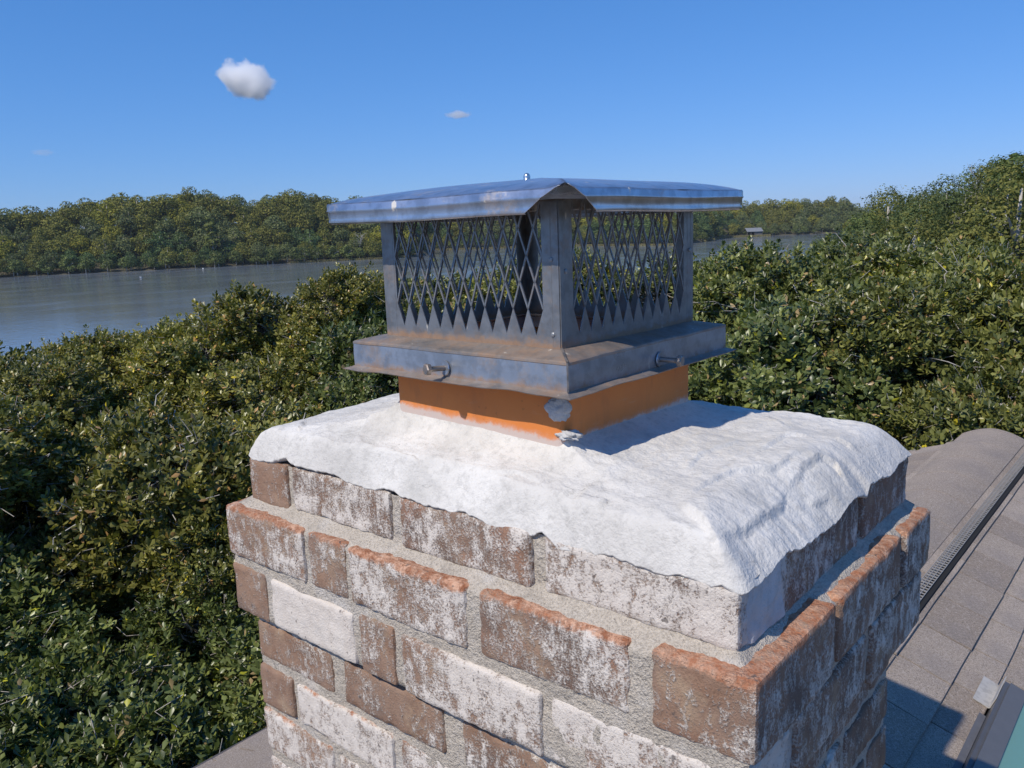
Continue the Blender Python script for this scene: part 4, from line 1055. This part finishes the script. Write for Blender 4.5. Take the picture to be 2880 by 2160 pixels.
# ------------------------------------------------------------------ chimney cap
cap = thing('chimney_cap', 'weathered steel chimney cap with mesh sides and dented hood bolted over the orange flue', 'chimney cap', (-.2240, .0720, 0), -.0122)
SZ = .262; ZB, ZT = .2231, .372
# local frame: front face y=0 (x from -SZ to 0), right face x=0 (y from 0 to SZ)
def panel():
    """expanded-metal panel in (a, z): solid border, saw-tooth foot and diamond strands; a runs 0..SZ"""
    mb = MB(); th = .0012; n = 11; a0, a1 = .021, SZ - .021; w_ = (a1 - a0) / n; h_ = .0535
    zd, zp = ZB + .0125, ZB + .0125 + .0270           # dips and peaks of the teeth
    zt = ZT - .004
    def flat(poly, y0=-th / 2, y1=th / 2):
        m = len(poly); V = [(a, y0, z) for a, z in poly] + [(a, y1, z) for a, z in poly]
        mb.add(V, [tuple(range(m)), tuple(range(2 * m - 1, m - 1, -1))] + [(i, i + m, (i + 1) % m + m, (i + 1) % m) for i in range(m)])
    flat([(0.0005, ZB), (a0, ZB), (a0, zt), (0.0005, zt)]); flat([(a1, ZB), (SZ - .0005, ZB), (SZ - .0005, zt), (a1, zt)])
    flat([(a0, ZB), (a1, ZB), (a1, zd), (a0, zd)]); 
    for i in range(n - 1): # whole teeth
        c_ = a0 + w_ * (i + 1); flat([(c_ - w_ / 2, zd), (c_ + w_ / 2, zd), (c_, zp)])
    flat([(a0, zd), (a0 + w_ / 2, zd), (a0, zp)]); flat([(a1 - w_ / 2, zd), (a1, zd), (a1, zp)])
    # strands: lattice nodes at (a0 + i*w/2, zp + j*h/2), i + j even
    sw = .0019
    j = 0
    while zp + j * h_ / 2 < zt:
        zA = zp + j * h_ / 2; zB_ = zp + (j + 1) * h_ / 2
        for i in range(0, 2 * n + 1):
            if (i + j) % 2: continue
            for s_ in (-1, 1):
                ia = i + s_
                if 0 <= ia <= 2 * n:
                    pa = np.array([a0 + i * w_ / 2, 0, zA]); pb = np.array([a0 + ia * w_ / 2, 0, zB_])
                    if zB_ > zt: f = (zt - zA) / (zB_ - zA); pb = pa + (pb - pa) * f
                    mb.bar(pa, pb, .0017, sw, (0, 1, 0))
        j += 1
    # hidden dip row at the foot between teeth edges
    return mb
pm = panel()
def panel_obj(tr):
    V = [tr(p) for p in pm.v]; me = bpy.data.meshes.new('mesh_panel'); me.from_pydata(V, [], pm.f); me.update(); return obj('mesh_panel', me, CAGEM, cap)
panel_obj(lambda p: (p[0] - SZ, p[1], p[2])); panel_obj(lambda p: (p[1], p[0], p[2]))
panel_obj(lambda p: (p[0] - SZ, p[1] + SZ, p[2])); panel_obj(lambda p: (p[1] - SZ, p[0], p[2]))
# corner posts: folded angles wrapped 1.5 mm proud of the panels
def post(cx_, cy_, sx, sy, wf=.0185):
    mb = MB(); t = .0011; e = .0012; wv = [wf, wf * .72]
    def wall_(ax):
        n = 14; V = []
        for k_ in range(n + 1):
            z_ = ZB - .001 + (ZT - ZB - .004) * k_ / n; wob = .0006 * math.sin(k_ * 1.7 + cx_ * 40)
            for (al, of) in ((0, e), (wv[ax] * .42, e + .0004), (wv[ax] * .52, e - .0003), (wv[ax] + wob, e - .0004)):
                V.append(((cx_ - sx * al) if ax == 0 else cx_ + sx * of, (cy_ + sy * -of) if ax == 0 else cy_ + (sy * al), z_))
        F = []
        for k_ in range(n):
            for q in range(3): a_ = k_ * 4 + q; F.append((a_, a_ + 1, a_ + 5, a_ + 4))
        m = len(V); V2 = [((x), (y + sy * t), z_) if ax == 0 else ((x - sx * t), y, z_) for x, y, z_ in V]
        F2 = [tuple(reversed([i + m for i in f])) for f in F]
        rim = []
        for k_ in range(n): rim += [(k_ * 4 + 3, k_ * 4 + 3 + m, k_ * 4 + 7 + m, k_ * 4 + 7), (k_ * 4, k_ * 4 + 4, k_ * 4 + 4 + m, k_ * 4 + m)]
        mb.add(V + V2, F + F2 + rim)
    wall_(0); wall_(1)
    return obj('corner_post', mb.mesh('corner_post'), CAGEM, cap)
post(0, 0, 1, 1); post(-SZ, 0, -1, 1); post(0, SZ, 1, -1); post(-SZ, SZ, -1, -1)
rv = MB(); rv.tube([(0, .001, 0), (0, -.0012, 0), (0, -.0018, 0)], [.0026, .0024, .0012], 10)
for (x, z_) in ((-.0085, .312), (-.0085, .238)): obj('rivet', rv.mesh('rivet'), RIVM, cap, (x, -.0012, z_))
rv2 = MB(); rv2.tube([(-.001, 0, 0), (.0012, 0, 0), (.0018, 0, 0)], [.0026, .0024, .0012], 10)
for (y, z_) in ((.0085, .30), (SZ - .009, .31)): obj('rivet', rv2.mesh('rivet'), RIVM, cap, (.0012, y, z_))
# skirt: sloping top, drop, out-turned lip
E0, E1 = .0300, .0405
def square_ring(profile, name, m, n=26, jit=0.0, th=.0012):
    """profile: list of (offset outward, z) extruded round the cage square, outer skin plus thickness"""
    V = []; F = []
    lens = []
    for pi, (of, z_) in enumerate(profile):
        x0, x1, y0, y1 = -SZ - of, of, -of, SZ + of; t = np.linspace(0, 1, n, endpoint=False)
        px = np.concatenate([x0 + (x1 - x0) * t, np.full(n, x1), x1 - (x1 - x0) * t, np.full(n, x0)]); py = np.concatenate([np.full(n, y0), y0 + (y1 - y0) * t, np.full(n, y1), y1 - (y1 - y0) * t])
        W_ = np.stack([px, py, np.full(4 * n, z_)], 1); dz = vnoise(W_, 26, 3) * jit * (1 if pi else 0) + vnoise(W_, 90, 3) * jit * .3
        V += [(a_, b_, z_ + c_) for a_, b_, c_ in zip(px, py, dz)]
    m_ = 4 * n; L_ = len(profile)
    V2 = [(x, y, z_ - th) for x, y, z_ in V]
    # inner skin is shifted inwards a little so the drop has thickness as well
    cx_, cy_ = -SZ / 2, SZ / 2
    V2 = [(cx_ + (x - cx_) * (1 - th / .16), cy_ + (y - cy_) * (1 - th / .16), z_) for x, y, z_ in V2]
    for k_ in range(L_ - 1):
        for i in range(m_): j = (i + 1) % m_; F.append((k_ * m_ + i, (k_ + 1) * m_ + i, (k_ + 1) * m_ + j, k_ * m_ + j)); F.append(tuple(x + L_ * m_ for x in (k_ * m_ + i, k_ * m_ + j, (k_ + 1) * m_ + j, (k_ + 1) * m_ + i)))
    for i in range(m_):
        j = (i + 1) % m_; a_ = (L_ - 1) * m_; F.append((a_ + i, a_ + i + L_ * m_, a_ + j + L_ * m_, a_ + j)); F.append((i, j, j + L_ * m_, i + L_ * m_))
    mb = MB(); mb.add(V + V2, F); return obj(name, mb.mesh(name), m, cap)
square_ring([(-.004, ZB + .0008), (.004, ZB + .0002), (.028, .2178), (E0, .2166), (E0 + .0004, .2145)], 'skirt_top', LIPM, jit=.0009)
square_ring([(E0 - .0002, .2150), (E0 + .0002, .202), (E0, .1885)], 'skirt_side', SKIRTM, jit=.0003)
square_ring([(E0 - .001, .1890), (E0 + .003, .1872), (E1, .1852)], 'skirt_lip', LIPM, jit=.0013)
sm = MB(); sm.bar((E0 + .0008, -E0 - .0008, .2165), (E0 + .001, -E0 - .001, .1885), .0016, .0016, (1, 1, 0)); sm.bar((.003, -.003, ZB + .002), (E0 + .0006, -E0 - .0006, .2178), .0022, .0012, (1, 1, 0))
obj('corner_seam', sm.mesh('corner_seam'), BOLTM, cap)
# bolts through the skirt
def bolt(base, d, L):
    d = np.array(d, float); d /= np.linalg.norm(d); base = np.array(base)
    root = MB(); pts, rad = [], []
    for k_ in range(34):
        t = k_ / 33; pts.append(base + d * (-.006 + (L + .006) * t)); rad.append(.0026 if k_ % 2 else .0031)
    root.tube(pts, rad, 12); o = obj('bolt', root.mesh('bolt', True), BOLTM, cap)
    hd = MB(); h0 = base + d * L; hd.tube([h0, h0 + d * .0008, h0 + d * .0048, h0 + d * .0058], [.0055, .0066, .0066, .0052], 6); obj('bolt_head', hd.mesh('bolt_head'), BOLTM, o)
    ws = MB(); ws.tube([base + d * .0006, base + d * .0018], [.0085, .0080], 16); obj('washer', ws.mesh('washer'), SKIRTM, o)
bolt((-.135, -E0, .198), (-.22, -1, .06), .020)
bolt((E0, .135, .1965), (1, .12, -.02), .022)
# hood
HO = .0430; HZ = .3775
def hood_z(x, y):
    e = np.minimum.reduce([x + SZ + HO, HO - x, y + HO, SZ + HO - y]); e = np.clip(e, 0, 1)
    return HZ + .0075 * (1 - np.exp(-e / .022)) + .0150 * np.clip(e / .17, 0, 1)
gx_ = np.linspace(0, 1, 61); gg = (1 - np.cos(gx_ * math.pi)) / 2 * .5 + gx_ * .5
X_, Y_ = np.meshgrid(-SZ - HO + (SZ + 2 * HO) * gg, -HO + (SZ + 2 * HO) * gg, indexing='ij')
Z_ = hood_z(X_, Y_) + .0012 * vnoise(np.stack([X_, Y_, 0 * X_], -1), 14, 5) * np.clip(hood_z(X_, Y_) - HZ, 0, .01) / .01
# creased, slightly peaked front corner
dc = np.maximum(HO - X_, Y_ + HO); cr_ = np.clip(1 - dc / .055, 0, 1); diag = np.exp(-np.abs((HO - X_) - (Y_ + HO)) / .012)
Z_ = Z_ + cr_ * (.0045 * diag) 
Vt = np.stack([X_.ravel(), Y_.ravel(), Z_.ravel()], 1); N = 61; i_, j_ = np.meshgrid(np.arange(N - 1), np.arange(N - 1), indexing='ij'); q = (i_ * N + j_).ravel()
Ft = np.stack([q, q + N, q + N + 1, q + 1], 1); Vb = Vt - np.array([0, 0, .0012])
obj('hood_plate', mesh_np('hood_plate', np.concatenate([Vt, Vb]), np.concatenate([Ft, Ft[:, ::-1] + N * N]), True), HOODM, cap)
# fascia strips: folded edge with a bead and a rolled hem, cut back in a curve at the front corner
def fascia(tr, cut_front, cut_back=.002):
    """a runs 0..Lh from the front corner; local (a, out, z)"""
    Lh = SZ + 2 * HO; n = 90; rows_ = [(0.0, .0000), (.0012, -.0018), (.0016, -.0068), (.0026, -.0082), (.0012, -.0096), (.0008, -.0180), (.0016, -.0205), (.0008, -.0222), (-.0014, -.0218)]
    V = []; 
    for k_ in range(n + 1):
        t = k_ / n
        for ri_, (of, dz) in enumerate(rows_):
            f = -dz / .0222
            a_s = cut_front * (f ** 1.0) * 1.0 + .0005 if cut_front > .01 else .0005 + f * .004
            a_s = cut_front * (f ** .62) if cut_front > .01 else a_s
            a_e = Lh - .0005 - f * cut_back
            tt_ = t ** 1.6 if cut_front > .01 else t
            a_ = a_s + (a_e - a_s) * tt_
            lift = .0042 * max(0, 1 - a_ / .02) * (1 - f) if cut_front > .01 else 0
            wv = .0010 * math.sin(a_ * 31 + 1.0) * f + .0008 * math.sin(a_ * 83)
            V.append(tr(a_, of + wv, HZ + dz + lift + .0006 * math.sin(a_ * 22)))
    m = len(rows_); F = []
    for k_ in range(n):
        for r in range(m - 1): a_ = k_ * m + r; F.append((a_, a_ + 1, a_ + m + 1, a_ + m))
    mb = MB(); mb.add(V, F); me = mb.mesh('hood_fascia', True); o = obj('hood_fascia', me, HOODM, cap)
    so = o.modifiers.new('thickness', 'SOLIDIFY'); so.thickness = .0011; so.offset = 0
    return o
fascia(lambda a, o, z: (HO - a, -HO - o, z), .048)
fascia(lambda a, o, z: (HO + o, -HO + a, z), .046)
fascia(lambda a, o, z: (HO - a, SZ + HO + o, z), .002)
fascia(lambda a, o, z: (-SZ - HO - o, -HO + a, z), .002)
kn = MB(); kn.tube([(0, 0, .372), (0, 0, .3985), (0, 0, .3990), (0, 0, .4030), (0, 0, .4034), (0, 0, .4065), (0, 0, .4095), (0, 0, .4105)], [.0028, .0028, .0044, .0044, .0040, .0044, .0030, .0008], 12)
obj('hood_nut', kn.mesh('hood_nut', True), mat_plain('bright_zinc', (.75, .74, .70), .25, .95), cap, (-.147, .131, -.0035))
# under-hood channel holding the panels
square_ring([(-.014, ZT - .002), (-.004, ZT - .002), (-.003, ZT - .012)], 'hood_rail', BOLTM, jit=.0)
